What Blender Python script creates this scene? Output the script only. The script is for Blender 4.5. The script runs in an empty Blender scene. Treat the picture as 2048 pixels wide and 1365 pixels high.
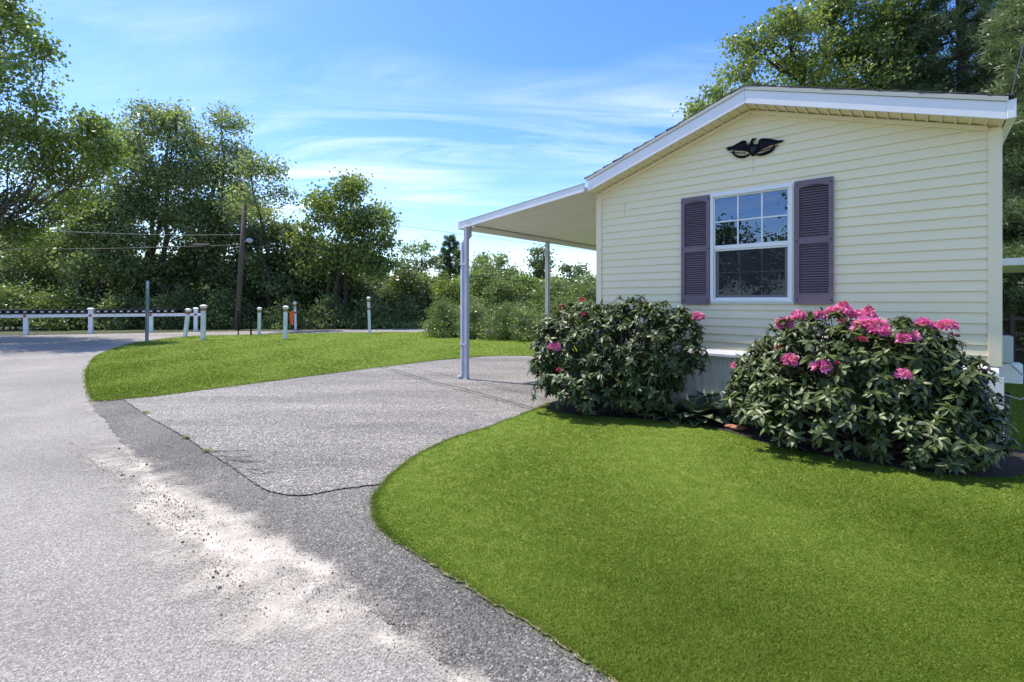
import bpy, bmesh, math, random
import numpy as np
from mathutils import Vector, Matrix
S = bpy.context.scene
COL = S.collection
F, CX, HY, H = 960.0, 1024.0, 603.0, 1.4      # focal length and horizon of the 2048 px photograph, eye height

# ---------------------------------------------------------------- camera, sky, sun, exposure
cd = bpy.data.cameras.new('camera'); cam = bpy.data.objects.new('camera', cd); COL.objects.link(cam)
cam.location = (0, 0, H); cam.rotation_euler = (math.radians(90), 0, 0)
cd.sensor_width = 36; cd.lens = F / 2048 * 36; cd.shift_y = -(682.5 - HY) / 2048
cd.clip_start = .05; cd.clip_end = 3000
S.camera = cam
SUN = Vector((-.377, .200, .904)).normalized()
W = bpy.data.worlds.new('World'); S.world = W; W.use_nodes = True
nt = W.node_tree; nt.nodes.clear()
N = lambda t: nt.nodes.new(t)
out = N('ShaderNodeOutputWorld'); bg = N('ShaderNodeBackground'); sky = N('ShaderNodeTexSky')
sky.sky_type = 'NISHITA'; sky.sun_disc = False
sky.sun_elevation = math.asin(SUN.z); sky.sun_rotation = math.atan2(SUN.x, SUN.y)
sky.altitude = 50; sky.air_density = 1.0; sky.dust_density = .6; sky.ozone_density = 2.2
bg.inputs[1].default_value = .15
tc = N('ShaderNodeTexCoord'); sep = N('ShaderNodeSeparateXYZ'); nt.links.new(tc.outputs['Generated'], sep.inputs[0])
def m2(op, a, b, c=None):
    n = N('ShaderNodeMath'); n.operation = op
    for i, v in enumerate((a, b, c)):
        if v is None: continue
        if isinstance(v, (int, float)): n.inputs[i].default_value = v
        else: nt.links.new(v, n.inputs[i])
    return n.outputs[0]
zz = m2('ADD', m2('MAXIMUM', sep.outputs[2], 0.0), .10)
cmb = N('ShaderNodeCombineXYZ')
nt.links.new(m2('DIVIDE', sep.outputs[0], zz), cmb.inputs[0]); nt.links.new(m2('DIVIDE', sep.outputs[1], zz), cmb.inputs[1])
def wnoise(rot, scl, loc, detail, rough, dist):
    mp = N('ShaderNodeMapping'); mp.inputs['Rotation'].default_value[2] = rot
    mp.inputs['Scale'].default_value = scl; mp.inputs['Location'].default_value = loc
    nt.links.new(cmb.outputs[0], mp.inputs[0])
    n = N('ShaderNodeTexNoise'); n.inputs['Scale'].default_value = 1
    n.inputs['Detail'].default_value = detail; n.inputs['Roughness'].default_value = rough; n.inputs['Distortion'].default_value = dist
    nt.links.new(mp.outputs[0], n.inputs[0]); return n.outputs[0]
c1 = wnoise(-.62, (.55, 2.1, 1), (2.3, .7, 0), 9, .66, .9)
c2 = wnoise(-.5, (.4, .7, 1), (5.1, 3.2, 0), 3, .5, .3)
den = m2('MULTIPLY', m2('SUBTRACT', c1, .42), 2.7)
den2 = m2('MULTIPLY', m2('SUBTRACT', c2, .385), 3.6)
fac = N('ShaderNodeMath'); fac.operation = 'MULTIPLY'; fac.use_clamp = True
nt.links.new(den, fac.inputs[0]); nt.links.new(m2('MINIMUM', m2('MAXIMUM', den2, .0), 1.0), fac.inputs[1])
mx = N('ShaderNodeMix'); mx.data_type = 'RGBA'
hs = N('ShaderNodeHueSaturation'); hs.inputs['Saturation'].default_value = 1.32; hs.inputs['Hue'].default_value = .512; hs.inputs['Value'].default_value = 1.0
nt.links.new(sky.outputs[0], hs.inputs['Color'])
nt.links.new(fac.outputs[0], mx.inputs[0]); nt.links.new(hs.outputs[0], mx.inputs[6]); mx.inputs[7].default_value = (5.1, 5.35, 5.8, 1)
nt.links.new(mx.outputs[2], bg.inputs[0]); nt.links.new(bg.outputs[0], out.inputs[0])
sl = bpy.data.lights.new('sun', 'SUN'); sl.energy = 3.4; sl.angle = math.radians(.5); sl.color = (1, .94, .84)
so = bpy.data.objects.new('sun', sl); COL.objects.link(so); so.rotation_euler = SUN.to_track_quat('Z', 'Y').to_euler(); so.location = (-10, 5, 30)
S.view_settings.view_transform = 'Standard'; S.view_settings.look = 'None'; S.view_settings.gamma = 1
S.view_settings.exposure = .97
S.cycles.transparent_max_bounces = 16; S.cycles.max_bounces = 6

# ---------------------------------------------------------------- helpers
def gp(px, py):                                   # pixel on the ground -> ground point
    Y = H * F / (py - HY); return ((px - CX) * Y / F, Y)
def at(px, py, Y): return Vector(((px - CX) * Y / F, Y, H + (HY - py) * Y / F))
def tag(o, label=None, cat=None, group=None, kind=None):
    if label: o['label'] = label
    if cat: o['category'] = cat
    if group: o['group'] = group
    if kind: o['kind'] = kind
    return o
def empty(name, loc=(0, 0, 0), rz=0, label=None, cat=None, group=None):
    o = bpy.data.objects.new(name, None); COL.objects.link(o); o.location = loc; o.rotation_euler = (0, 0, rz)
    return tag(o, label, cat, group)
def np_obj(name, V, Fc, mat, parent=None, rnd=None, smooth=False, attrs=None):
    V = np.asarray(V, dtype=np.float32).reshape(-1, 3); Fc = np.asarray(Fc, dtype=np.int32); k = Fc.shape[1]; n = len(Fc)
    me = bpy.data.meshes.new(name)
    me.vertices.add(len(V)); me.vertices.foreach_set('co', V.ravel())
    me.loops.add(n * k); me.loops.foreach_set('vertex_index', Fc.ravel())
    me.polygons.add(n); me.polygons.foreach_set('loop_start', np.arange(n, dtype=np.int32) * k)
    try: me.polygons.foreach_set('loop_total', np.full(n, k, dtype=np.int32))
    except Exception: pass
    me.update(calc_edges=True)
    if rnd is not None:
        a = me.attributes.new('rnd', 'FLOAT', 'FACE'); a.data.foreach_set('value', np.asarray(rnd, dtype=np.float32))
    for nm, arr in (attrs or {}).items():
        a = me.attributes.new(nm, 'FLOAT', 'POINT'); a.data.foreach_set('value', np.asarray(arr, dtype=np.float32))
    if smooth: me.polygons.foreach_set('use_smooth', np.ones(n, dtype=bool))
    me.materials.append(mat)
    o = bpy.data.objects.new(name, me); COL.objects.link(o)
    if parent: o.parent = parent
    return o
class MB:                                          # collects faces, builds ONE mesh object
    def __init__(s): s.v = []; s.f = []
    def add(s, vs, fs):
        b = len(s.v); s.v += [tuple(v) for v in vs]; s.f += [tuple(b + i for i in f) for f in fs]; return s
    def box(s, x0, x1, y0, y1, z0, z1, M=None):
        vs = [Vector((x, y, z)) for z in (z0, z1) for y in (y0, y1) for x in (x0, x1)]
        if M is not None: vs = [M @ v for v in vs]
        return s.add(vs, [(0, 2, 3, 1), (4, 5, 7, 6), (0, 1, 5, 4), (2, 6, 7, 3), (0, 4, 6, 2), (1, 3, 7, 5)])
    def prism(s, poly, y0, y1, ax='xz'):           # polygon in x,z extruded along y (or x,y along z)
        n = len(poly)
        if ax == 'xz': vs = [(a, y0, b) for a, b in poly] + [(a, y1, b) for a, b in poly]
        else: vs = [(a, b, y0) for a, b in poly] + [(a, b, y1) for a, b in poly]
        return s.add(vs, [tuple(range(n)), tuple(range(2 * n - 1, n - 1, -1))] + [(i, i + n, (i + 1) % n + n, (i + 1) % n) for i in range(n)])
    def tube(s, pts, r, n=8, cap=True):
        pts = [Vector(p) for p in pts]; rs = r if isinstance(r, (list, tuple)) else [r] * len(pts)
        b = len(s.v); ref = None
        for i, p in enumerate(pts):
            d = (pts[min(i + 1, len(pts) - 1)] - pts[max(i - 1, 0)]).normalized()
            if ref is None: ref = d.orthogonal().normalized()
            u = (ref - d * ref.dot(d)).normalized(); w = d.cross(u); ref = u
            for k in range(n):
                a = 2 * math.pi * k / n; s.v.append(tuple(p + (u * math.cos(a) + w * math.sin(a)) * rs[i]))
        for i in range(len(pts) - 1):
            for k in range(n):
                k2 = (k + 1) % n; s.f.append((b + i * n + k, b + i * n + k2, b + (i + 1) * n + k2, b + (i + 1) * n + k))
        if cap: s.f.append(tuple(b + k for k in range(n))[::-1]); s.f.append(tuple(b + (len(pts) - 1) * n + k for k in range(n)))
        return s
    def lathe(s, prof, n=12, sq=False, c=(0, 0)):  # prof [(r,z)]
        b = len(s.v); off = math.pi / 4 if sq else 0
        if sq: n = 4
        for r, z in prof:
            for k in range(n):
                a = 2 * math.pi * k / n + off; q = r * (math.sqrt(2) if sq else 1)
                s.v.append((c[0] + q * math.cos(a), c[1] + q * math.sin(a), z))
        for i in range(len(prof) - 1):
            for k in range(n):
                k2 = (k + 1) % n; s.f.append((b + i * n + k, b + i * n + k2, b + (i + 1) * n + k2, b + (i + 1) * n + k))
        s.f.append(tuple(b + k for k in range(n))[::-1]); s.f.append(tuple(b + (len(prof) - 1) * n + k for k in range(n)))
        return s
    def build(s, name, mat, parent=None, smooth=False, bevel=0):
        me = bpy.data.meshes.new(name); me.from_pydata(s.v, [], s.f); me.update()
        if smooth: me.polygons.foreach_set('use_smooth', [True] * len(me.polygons))
        me.materials.append(mat); o = bpy.data.objects.new(name, me); COL.objects.link(o)
        if parent: o.parent = parent
        if bevel:
            m = o.modifiers.new('bevel', 'BEVEL'); m.width = bevel; m.segments = 2; m.limit_method = 'ANGLE'
        return o
def copy_tree(o, parent=None):
    c = o.copy(); COL.objects.link(c)
    if parent: c.parent = parent
    for ch in list(o.children): copy_tree(ch, c)
    return c

# ---------------------------------------------------------------- materials
def mat(name, col, rough=.7, col2=None, nscale=5, bump=0, bscale=60, metal=0, spec=.5, coord='Object', stretch=None, detail=4, rmp=(.35, .65), bdist=.01):
    m = bpy.data.materials.new(name); m.use_nodes = True; t = m.node_tree; b = t.nodes['Principled BSDF']
    b.inputs['Roughness'].default_value = rough; b.inputs['Metallic'].default_value = metal; b.inputs['Specular IOR Level'].default_value = spec
    b.inputs['Base Color'].default_value = (*col, 1)
    tc = t.nodes.new('ShaderNodeTexCoord'); mp = t.nodes.new('ShaderNodeMapping'); t.links.new(tc.outputs[coord], mp.inputs[0])
    if stretch: mp.inputs['Scale'].default_value = stretch
    if col2:
        n = t.nodes.new('ShaderNodeTexNoise'); n.inputs['Scale'].default_value = nscale; n.inputs['Detail'].default_value = detail; t.links.new(mp.outputs[0], n.inputs[0])
        r = t.nodes.new('ShaderNodeValToRGB'); r.color_ramp.elements[0].position = rmp[0]; r.color_ramp.elements[1].position = rmp[1]
        r.color_ramp.elements[0].color = (*col, 1); r.color_ramp.elements[1].color = (*col2, 1)
        t.links.new(n.outputs[0], r.inputs[0]); t.links.new(r.outputs[0], b.inputs['Base Color'])
    if bump:
        n = t.nodes.new('ShaderNodeTexNoise'); n.inputs['Scale'].default_value = bscale; n.inputs['Detail'].default_value = 3; t.links.new(mp.outputs[0], n.inputs[0])
        u = t.nodes.new('ShaderNodeBump'); u.inputs['Strength'].default_value = bump; u.inputs['Distance'].default_value = bdist
        t.links.new(n.outputs[0], u.inputs['Height']); t.links.new(u.outputs[0], b.inputs['Normal'])
    return m
def leaf_mat(name, c0, c1, trans=.35, rough=.38, spec=.6, tcol=None):
    m = bpy.data.materials.new(name); m.use_nodes = True; t = m.node_tree; b = t.nodes['Principled BSDF']
    b.inputs['Roughness'].default_value = rough; b.inputs['Specular IOR Level'].default_value = spec
    a = t.nodes.new('ShaderNodeAttribute'); a.attribute_name = 'rnd'
    r = t.nodes.new('ShaderNodeMix'); r.data_type = 'RGBA'; r.inputs[6].default_value = (*c0, 1); r.inputs[7].default_value = (*c1, 1)
    t.links.new(a.outputs['Fac'], r.inputs[0]); t.links.new(r.outputs[2], b.inputs['Base Color'])
    if trans > 0:
        tr = t.nodes.new('ShaderNodeBsdfTranslucent'); ms = t.nodes.new('ShaderNodeMixShader'); ms.inputs[0].default_value = trans
        g = t.nodes.new('ShaderNodeMix'); g.data_type = 'RGBA'; g.blend_type = 'MULTIPLY'; g.inputs[0].default_value = 1
        t.links.new(r.outputs[2], g.inputs[6]); g.inputs[7].default_value = (1.3, 1.3, .7, 1)
        t.links.new(g.outputs[2], tr.inputs[0]); t.links.new(b.outputs[0], ms.inputs[1]); t.links.new(tr.outputs[0], ms.inputs[2])
        t.links.new(ms.outputs[0], t.nodes['Material Output'].inputs[0])
    return m
def asphalt(name, base, spread, vscale, light, patch=.9, tint=(1.07, .99, .90), bdist=.004, ps=.7, stretch=(1, 1, 1), patchcol=None):
    m = bpy.data.materials.new(name); m.use_nodes = True; t = m.node_tree; b = t.nodes['Principled BSDF']
    b.inputs['Roughness'].default_value = .85; b.inputs['Specular IOR Level'].default_value = .35
    tc = t.nodes.new('ShaderNodeTexCoord')
    v = t.nodes.new('ShaderNodeTexVoronoi'); v.inputs['Scale'].default_value = vscale; t.links.new(tc.outputs['Object'], v.inputs[0])
    sp = t.nodes.new('ShaderNodeSeparateColor'); t.links.new(v.outputs['Color'], sp.inputs[0])
    r = t.nodes.new('ShaderNodeValToRGB'); e = r.color_ramp.elements
    e[0].position = 0; e[0].color = (*[base * spread[0] * q for q in tint], 1)
    e[1].position = 1; e[1].color = (*[light * q for q in tint], 1)
    a = r.color_ramp.elements.new(.55); a.color = (*[base * q for q in tint], 1)
    a = r.color_ramp.elements.new(.85); a.color = (*[base * spread[1] * q for q in tint], 1)
    t.links.new(sp.outputs[0], r.inputs[0])
    mp = t.nodes.new('ShaderNodeMapping'); mp.inputs['Scale'].default_value = stretch; mp.inputs['Rotation'].default_value[2] = .6; t.links.new(tc.outputs['Object'], mp.inputs[0])
    n = t.nodes.new('ShaderNodeTexNoise'); n.inputs['Scale'].default_value = ps; n.inputs['Detail'].default_value = 6; n.inputs['Roughness'].default_value = .62; t.links.new(mp.outputs[0], n.inputs[0])
    mr = t.nodes.new('ShaderNodeMapRange'); mr.inputs[1].default_value = .32; mr.inputs[2].default_value = .68; mr.inputs[3].default_value = patch; mr.inputs[4].default_value = 2 - patch
    t.links.new(n.outputs[0], mr.inputs[0])
    mu = t.nodes.new('ShaderNodeMix'); mu.data_type = 'RGBA'; mu.blend_type = 'MULTIPLY'; mu.inputs[0].default_value = 1
    t.links.new(r.outputs[0], mu.inputs[6]); t.links.new(mr.outputs[0], mu.inputs[7]); t.links.new(mu.outputs[2], b.inputs['Base Color'])
    n2 = t.nodes.new('ShaderNodeTexNoise'); n2.inputs['Scale'].default_value = vscale * .6; n2.inputs['Detail'].default_value = 4; t.links.new(tc.outputs['Object'], n2.inputs[0])
    ad = t.nodes.new('ShaderNodeMath'); ad.operation = 'SUBTRACT'; t.links.new(n2.outputs[0], ad.inputs[0]); t.links.new(v.outputs['Distance'], ad.inputs[1])
    u = t.nodes.new('ShaderNodeBump'); u.inputs['Strength'].default_value = .9; u.inputs['Distance'].default_value = bdist
    t.links.new(ad.outputs[0], u.inputs['Height']); t.links.new(u.outputs[0], b.inputs['Normal'])
    return m
M = {}
M['road'] = asphalt('road_asphalt', .235, (.55, 1.2), 150, .40, .80, bdist=.0035, ps=.5)
M['apron'] = asphalt('apron_asphalt', .14, (.45, 1.3), 110, .32, .72, bdist=.009, ps=.8)
M['drive'] = asphalt('driveway_asphalt', .195, (.4, 1.3), 90, .50, .68, bdist=.007, ps=.55, stretch=(.5, 2.4, 1))
M['crack_and_shadow'] = mat('tar_and_shadow', (.05, .048, .046), .95, (.14, .135, .13), 14)  # tar of the seam cracks, also the painted cable shadows
M['soil'] = mat('soil', (.035, .05, .015), .95, (.075, .085, .03), 3, .6, 30)
M['lawn'] = mat('lawn_base', (.10, .165, .018), .9, (.17, .22, .035), 9, .8, 200, spec=.1)
M['edge'] = mat('dry_edge_soil', (.17, .14, .09), .95, (.30, .25, .17), 14, .6, 90)
M['mulch'] = mat('bark_mulch', (.018, .012, .009), .95, (.05, .032, .022), 45, 1, 60, bdist=.03)
M['siding'] = mat('cream_vinyl', (.85, .755, .515), .5, (.87, .775, .535), 1.2, .12, 260, spec=.35, stretch=(1, 1, 6), bdist=.002)
M['trim'] = mat('cream_trim', (.85, .74, .53), .5, (.87, .76, .55), 3, spec=.35)
M['white'] = mat('white_paint', (.78, .775, .80), .42, (.82, .81, .83), 4, .1, 60, bdist=.003)
M['white2'] = mat('weathered_white_vinyl', (.74, .76, .78), .55, (.62, .645, .65), 3, .1, 50)
M['winwhite'] = mat('window_vinyl_white', (.82, .82, .82), .35)
M['skirt'] = mat('skirting_vinyl', (.76, .74, .62), .5, (.80, .78, .66), 3)
M['gable_fascia'] = M['white']
M['roof'] = mat('shingle', (.055, .05, .048), .95, (.10, .09, .085), 12, .8, 80)
M['edgeroof'] = mat('drip_edge_tan', (.50, .49, .43), .6)
M['carport'] = mat('carport_panel', (.80, .79, .74), .55, (.74, .73, .68), 1.2)
M['alu'] = mat('painted_aluminium', (.44, .46, .54), .4, (.50, .52, .59), 6)
M['shutter'] = mat('plum_shutter', (.165, .118, .145), .5, (.185, .135, .165), 7, .3, 200, bdist=.001)
M['bolt'] = mat('plum_bolt', (.05, .02, .05), .4)
M['black'] = mat('black_iron', (.004, .005, .009), .75, spec=.15)
M['iron2'] = mat('worn_black_iron', (.012, .013, .018), .55, spec=.4)
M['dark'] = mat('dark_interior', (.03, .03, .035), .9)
M['blind'] = mat('blind_slat', (.22, .22, .24), .6)
M['post'] = mat('post_white', (.76, .74, .745), .6, (.62, .61, .60), 9)
M['postw'] = mat('rail_white', (.80, .82, .85), .5, (.72, .74, .76), 4)
M['band'] = mat('rusty_band', (.30, .13, .06), .7, (.38, .17, .08), 20)
M['orange'] = mat('orange_vinyl', (.80, .13, .02), .5)
M['red'] = mat('red_reflector', (.45, .02, .03), .4)
M['mbox'] = mat('black_mailbox', (.012, .013, .017), .45)
M['label'] = mat('pale_label', (.70, .70, .66), .5)
M['signpost'] = mat('galvanised_green_post', (.16, .20, .19), .6, (.24, .28, .27), 5)
M['pole'] = mat('weathered_pole', (.075, .055, .048), .9, (.13, .10, .085), 3, .6, 30, stretch=(6, 6, .5))
M['wire'] = mat('cable_black', (.02, .02, .022), .6)
M['wireg'] = mat('cable_grey', (.35, .36, .38), .6)
M['bark'] = mat('bark', (.045, .036, .030), .95, (.10, .085, .07), 6, .8, 20, stretch=(3, 3, .6), bdist=.03)
M['barkl'] = mat('grey_bark', (.10, .09, .08), .95, (.18, .165, .15), 6, .6, 20, stretch=(3, 3, .6), bdist=.03)
M['fence'] = mat('fence_brown_and_shade', (.045, .03, .025), .8)  # fence colour, also the painted shade behind the louvres
M['greybox'] = mat('grey_box', (.42, .45, .50), .5)
M['brick'] = mat('terracotta', (.32, .12, .07), .9, (.42, .2, .13), 18, .4, 60)
M['maple'] = leaf_mat('maple_leaf', (.10, .165, .034), (.23, .31, .085), .46)
M['ash'] = leaf_mat('pale_leaf', (.16, .22, .085), (.31, .38, .175), .46)
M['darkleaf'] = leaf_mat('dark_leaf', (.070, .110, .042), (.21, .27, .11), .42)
M['oak'] = leaf_mat('oak_leaf', (.125, .185, .045), (.26, .33, .095), .44)
M['lime'] = leaf_mat('lime_leaf', (.16, .235, .055), (.32, .41, .12), .45)
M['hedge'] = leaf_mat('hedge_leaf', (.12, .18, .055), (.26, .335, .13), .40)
M['pine'] = leaf_mat('pine_needle', (.055, .10, .045), (.12, .18, .075), .2)
M['pinel'] = leaf_mat('pine_needle_pale', (.11, .17, .075), (.20, .27, .12), .25)
M['rhodo'] = leaf_mat('rhododendron_leaf', (.014, .028, .007), (.115, .155, .042), .12, .42, .38)
M['dry'] = leaf_mat('dry_leaf', (.10, .055, .03), (.2, .11, .06), .2)
M['hosta'] = leaf_mat('hosta_leaf', (.030, .065, .022), (.06, .12, .04), .12, .4)
M['hostar'] = leaf_mat('hosta_rim', (.16, .20, .10), (.24, .28, .15), .12, .5)
M['pink'] = leaf_mat('pink_petal', (.66, .08, .36), (.88, .37, .62), .25, .6, .2)
M['bud'] = leaf_mat('red_bud', (.42, .02, .07), (.62, .08, .18), .1, .5, .3)
M['grass'] = leaf_mat('grass_blade', (.108, .170, .016), (.205, .270, .042), .30, .6, .15)
M['weed'] = leaf_mat('weed_leaf', (.13, .2, .03), (.2, .27, .05), .3)
M['grit'] = leaf_mat('loose_stone', (.065, .055, .052), (.32, .25, .21), 0, .9, .2)

# ---------------------------------------------------------------- ground, road, driveway, lawns
def sheet(name, pts, z, m, thick=0, kind='structure'):
    mb = MB(); n = len(pts)
    bm = bmesh.new(); vs = [bm.verts.new((p[0], p[1], z)) for p in pts]
    es = [bm.edges.new((vs[i], vs[(i + 1) % n])) for i in range(n)]
    bmesh.ops.triangle_fill(bm, use_beauty=True, use_dissolve=False, edges=es, normal=(0, 0, 1))
    for f in bm.faces:
        if f.normal.z < 0: f.normal_flip()
    if thick:
        lo = [bm.verts.new((p[0], p[1], z - thick)) for p in pts]
        for i in range(n): bm.faces.new((vs[i], vs[(i + 1) % n], lo[(i + 1) % n], lo[i]))
    me = bpy.data.meshes.new(name); bm.to_mesh(me); bm.free(); me.materials.append(m)
    o = bpy.data.objects.new(name, me); COL.objects.link(o); return tag(o, kind=kind)
def smooth(pts, k=6, closed=False, jit=0, seed=1):
    R = random.Random(seed); P = [Vector((p[0], p[1], 0)) for p in pts]; n = len(P); o = []
    for i in range(n if closed else n - 1):
        p0, p1, p2, p3 = (P[(i - 1) % n] if closed or i > 0 else P[0]), P[i], P[(i + 1) % n], (P[(i + 2) % n] if closed or i + 2 < n else P[-1])
        for j in range(k):
            t = j / k; q = .5 * ((2 * p1) + (p2 - p0) * t + (2 * p0 - 5 * p1 + 4 * p2 - p3) * t * t + (3 * p1 - p0 - 3 * p2 + p3) * t ** 3)
            o.append((q.x + R.uniform(-jit, jit), q.y + R.uniform(-jit, jit)))
    if not closed: o.append((P[-1].x, P[-1].y))
    return o
D1 = Vector((-.7577, .6527)); D2 = Vector((.6527, .7577)); LC = Vector((1.30, 7.22)); WID = 4.24
def wl(s, v): q = LC - D1 * s - D2 * v; return (q.x, q.y)         # s along the gable from its left corner, v out of it
g = sheet('ground', [(-900, -60), (900, -60), (900, 1400), (-900, 1400)], 0, M['soil'])
back = [gp(*p) for p in ((0, 671), (120, 668.5), (240, 666.5), (450, 663.6), (570, 661.6), (721, 659), (843, 657.8), (1100, 656), (1400, 654))]
road = sheet('road', [(-60, 14.5), (-30, 19.2)] + back + [gp(1400, 661), gp(1000, 664)] + [gp(850, 670), gp(600, 700), gp(300, 780), gp(430, 1000), gp(900, 1330), (.5, 1.0), (1.5, -6), (-60, -6)], .006, M['road'])
apron_l = [gp(*p) for p in ((176, 800), (178, 809), (204, 838), (229, 868), (254, 897), (285, 928), (312, 951), (371, 975), (430, 1009), (488, 1046), (535, 1085), (571, 1117), (630, 1141), (690, 1180), (732, 1219), (790, 1262), (850, 1310), (900, 1350))]
seam = [gp(*p) for p in ((249, 802), (293, 834), (330, 855), (371, 878), (415, 907), (469, 941), (517, 975), (552, 990), (610, 995), (684, 982), (767, 972))]
lawn_n = [gp(*p) for p in ((1094, 815), (1069, 823), (977, 858), (900, 883), (838, 914), (801, 941), (777, 963), (758, 988), (751, 1015), (755, 1043), (774, 1068), (814, 1098), (903, 1156), (996, 1212), (1100, 1275), (1225, 1362))]
al = smooth(apron_l, 12, jit=.022, seed=3); sm = smooth(seam, 8, jit=.006, seed=4); ln = smooth(lawn_n, 14, jit=.013, seed=5)
i0 = min(range(len(ln)), key=lambda i: (ln[i][0] - sm[-1][0]) ** 2 + (ln[i][1] - sm[-1][1]) ** 2)
apron = sheet('driveway_apron', al + [(.05, 1.1), (.9, .6), (.9, 1.8)] + [(p[0] + .15, p[1]) for p in ln[:i0:-1]] + [(sm[-1][0] + .15, sm[-1][1])] + sm[::-1] + [gp(215, 800)], .010, M['apron'])
lf_front = [gp(*p) for p in ((195, 804.5), (300, 796), (400, 783), (500, 770), (600, 757), (765, 735.5), (850, 725), (921, 718), (1000, 712.8), (1088, 714.5), (1200, 722))]
lff = smooth(lf_front, 6, jit=.008, seed=6)
drive = sheet('driveway', [(p[0] - .01, p[1] + .01) for p in sm] + [(p[0] + .15, p[1]) for p in ln[:i0][::-1]] + [wl(.3, .9), wl(.3, 0), wl(0, -9)] + [(p[0], p[1] + .12) for p in lff[::-1]], .014, M['drive'])
bed = [wl(-.1, .9), wl(-.1, 1.15), wl(.15, 1.42), wl(.6, 1.38), wl(1.2, 1.08), wl(1.8, .92), wl(2.2, 1.02), wl(2.7, 1.24), wl(3.4, 1.24), wl(4.05, 1.08), wl(4.35, .72), wl(4.42, .4), wl(4.4, -.1), wl(.3, -.1), wl(0, .3)]
bed = smooth(bed, 5, True, .012, 7)
lawn_near_poly = ln + [(.9, .9), (1.4, .2), (14, .2), (14, 9), (8.5, 9.2), wl(4.7, -4), wl(4.3, -.05), wl(2, .02), wl(.35, .05), wl(-.02, .9), gp(1121, 811)]
lf_back = smooth([gp(*p) for p in ((195, 804.5), (181, 792), (173, 765), (175, 738), (198, 711), (250, 692), (295, 683.5), (370, 674.5), (480, 671), (600, 668.2), (740, 665.8), (846, 665.5))], 6, jit=.008, seed=8)
lawn_far_poly = lff + [wl(0, -9.2), (9, 17), (12, 22), gp(1250, 665)] + lf_back[::-1]
def offset(pts, d):
    o = []; n = len(pts); A = sum(pts[i][0] * pts[(i + 1) % n][1] - pts[(i + 1) % n][0] * pts[i][1] for i in range(n)); sg = 1 if A > 0 else -1
    R = random.Random(11)
    for i in range(n):
        a, b = pts[i - 1], pts[(i + 1) % n]; dx, dy = b[0] - a[0], b[1] - a[1]; L = math.hypot(dx, dy) or 1
        k = d * R.uniform(.3, 1.2); o.append((pts[i][0] + sg * dy / L * k, pts[i][1] - sg * dx / L * k))
    return o
sheet('dry_soil_edge', offset(lawn_near_poly, .022), .0185, M['edge'])
sheet('dry_soil_edge', offset(lawn_far_poly, .045), .0185, M['edge'])
sheet('lawn', lawn_near_poly, .0215, M['lawn'], .003)
sheet('lawn', lawn_far_poly, .0215, M['lawn'], .003)
tag(sheet('planting_bed', bed, .027, M['mulch'], .005), kind='structure')

def in_poly(P, poly):
    x, y = P[:, 0], P[:, 1]; c = np.zeros(len(P), bool); n = len(poly)
    for i in range(n):
        x0, y0 = poly[i]; x1, y1 = poly[i - 1]
        if y0 == y1: continue
        k = ((y0 > y) != (y1 > y)) & (x < (x1 - x0) * (y - y0) / (y1 - y0) + x0); c ^= k
    return c
def grass(name, poly, n, x0, x1, y0, y1, label, hh=.012, skip=None, seed=1, edge=None):
    R = np.random.default_rng(seed)
    px = R.uniform(x0, x1, n); py = R.uniform(y0, y1, n)
    Y = H * F / (py - HY); P = np.stack([(px - CX) * Y / F, Y], 1)
    if edge is not None:                                            # extra, longer blades along the border
        E = np.array(edge); q = R.integers(0, len(E) - 1, int(n * .035)); t = R.random((len(q), 1))
        P = np.concatenate([P, E[q] * (1 - t) + E[q + 1] * t + R.normal(0, .014, (len(q), 2)) * (1 + 2 * (R.random((len(q), 1)) < .22))])
    k = in_poly(P, poly)
    if edge is not None: k[-int(n * .035):] = True
    if skip is not None: k &= ~in_poly(P, skip)
    P = P[k]; m = len(P); Y = np.hypot(P[:, 0], P[:, 1])
    h = hh * R.uniform(.45, 1.25, m) * (1 + .25 * np.sin(P[:, 0] * 3 + np.sin(P[:, 1] * 2))); w = .0020 * np.maximum(1, Y / 2.2)
    if edge is not None: h[-int(n * .035):] *= .75
    a = R.uniform(0, 2 * np.pi, m); ln_ = R.normal(0, .8, (m, 2)) * h[:, None]
    dx, dy = np.cos(a) * w, np.sin(a) * w
    z0 = np.full(m, .0195)
    V = np.stack([np.stack([P[:, 0] - dx, P[:, 1] - dy, z0], 1), np.stack([P[:, 0] + dx, P[:, 1] + dy, z0], 1),
                  np.stack([P[:, 0] + ln_[:, 0], P[:, 1] + ln_[:, 1], z0 + h], 1)], 1)
    patch = .44 + .15 * np.sin(P[:, 0] * 9 + 4 * np.sin(P[:, 1] * 5.3)) * np.sin(P[:, 1] * 11 + P[:, 0] * 3) + .14 * np.sin(P[:, 0] * 1.7 + 1.3 * np.sin(P[:, 1] * 1.1)) + .12 * np.sin(P[:, 1] * 4.1 + P[:, 0] * 2.2)
    o = np_obj(name, V.reshape(-1, 3), np.arange(3 * m).reshape(-1, 3), M['grass'], rnd=np.clip(patch + R.normal(0, .22, m), 0, 1))
    return tag(o, label, 'grass', kind='stuff')
grass('grass', lawn_near_poly, 620000, 740, 2140, 785, 1420, 'short bright green grass of the big front lawn before the house', skip=bed, seed=2, edge=ln + bed[:34])
grass('grass', lawn_far_poly, 170000, 140, 1260, 663, 815, 'short green grass of the lawn island beyond the driveway', .020, seed=3, edge=lff + lf_back)

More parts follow.
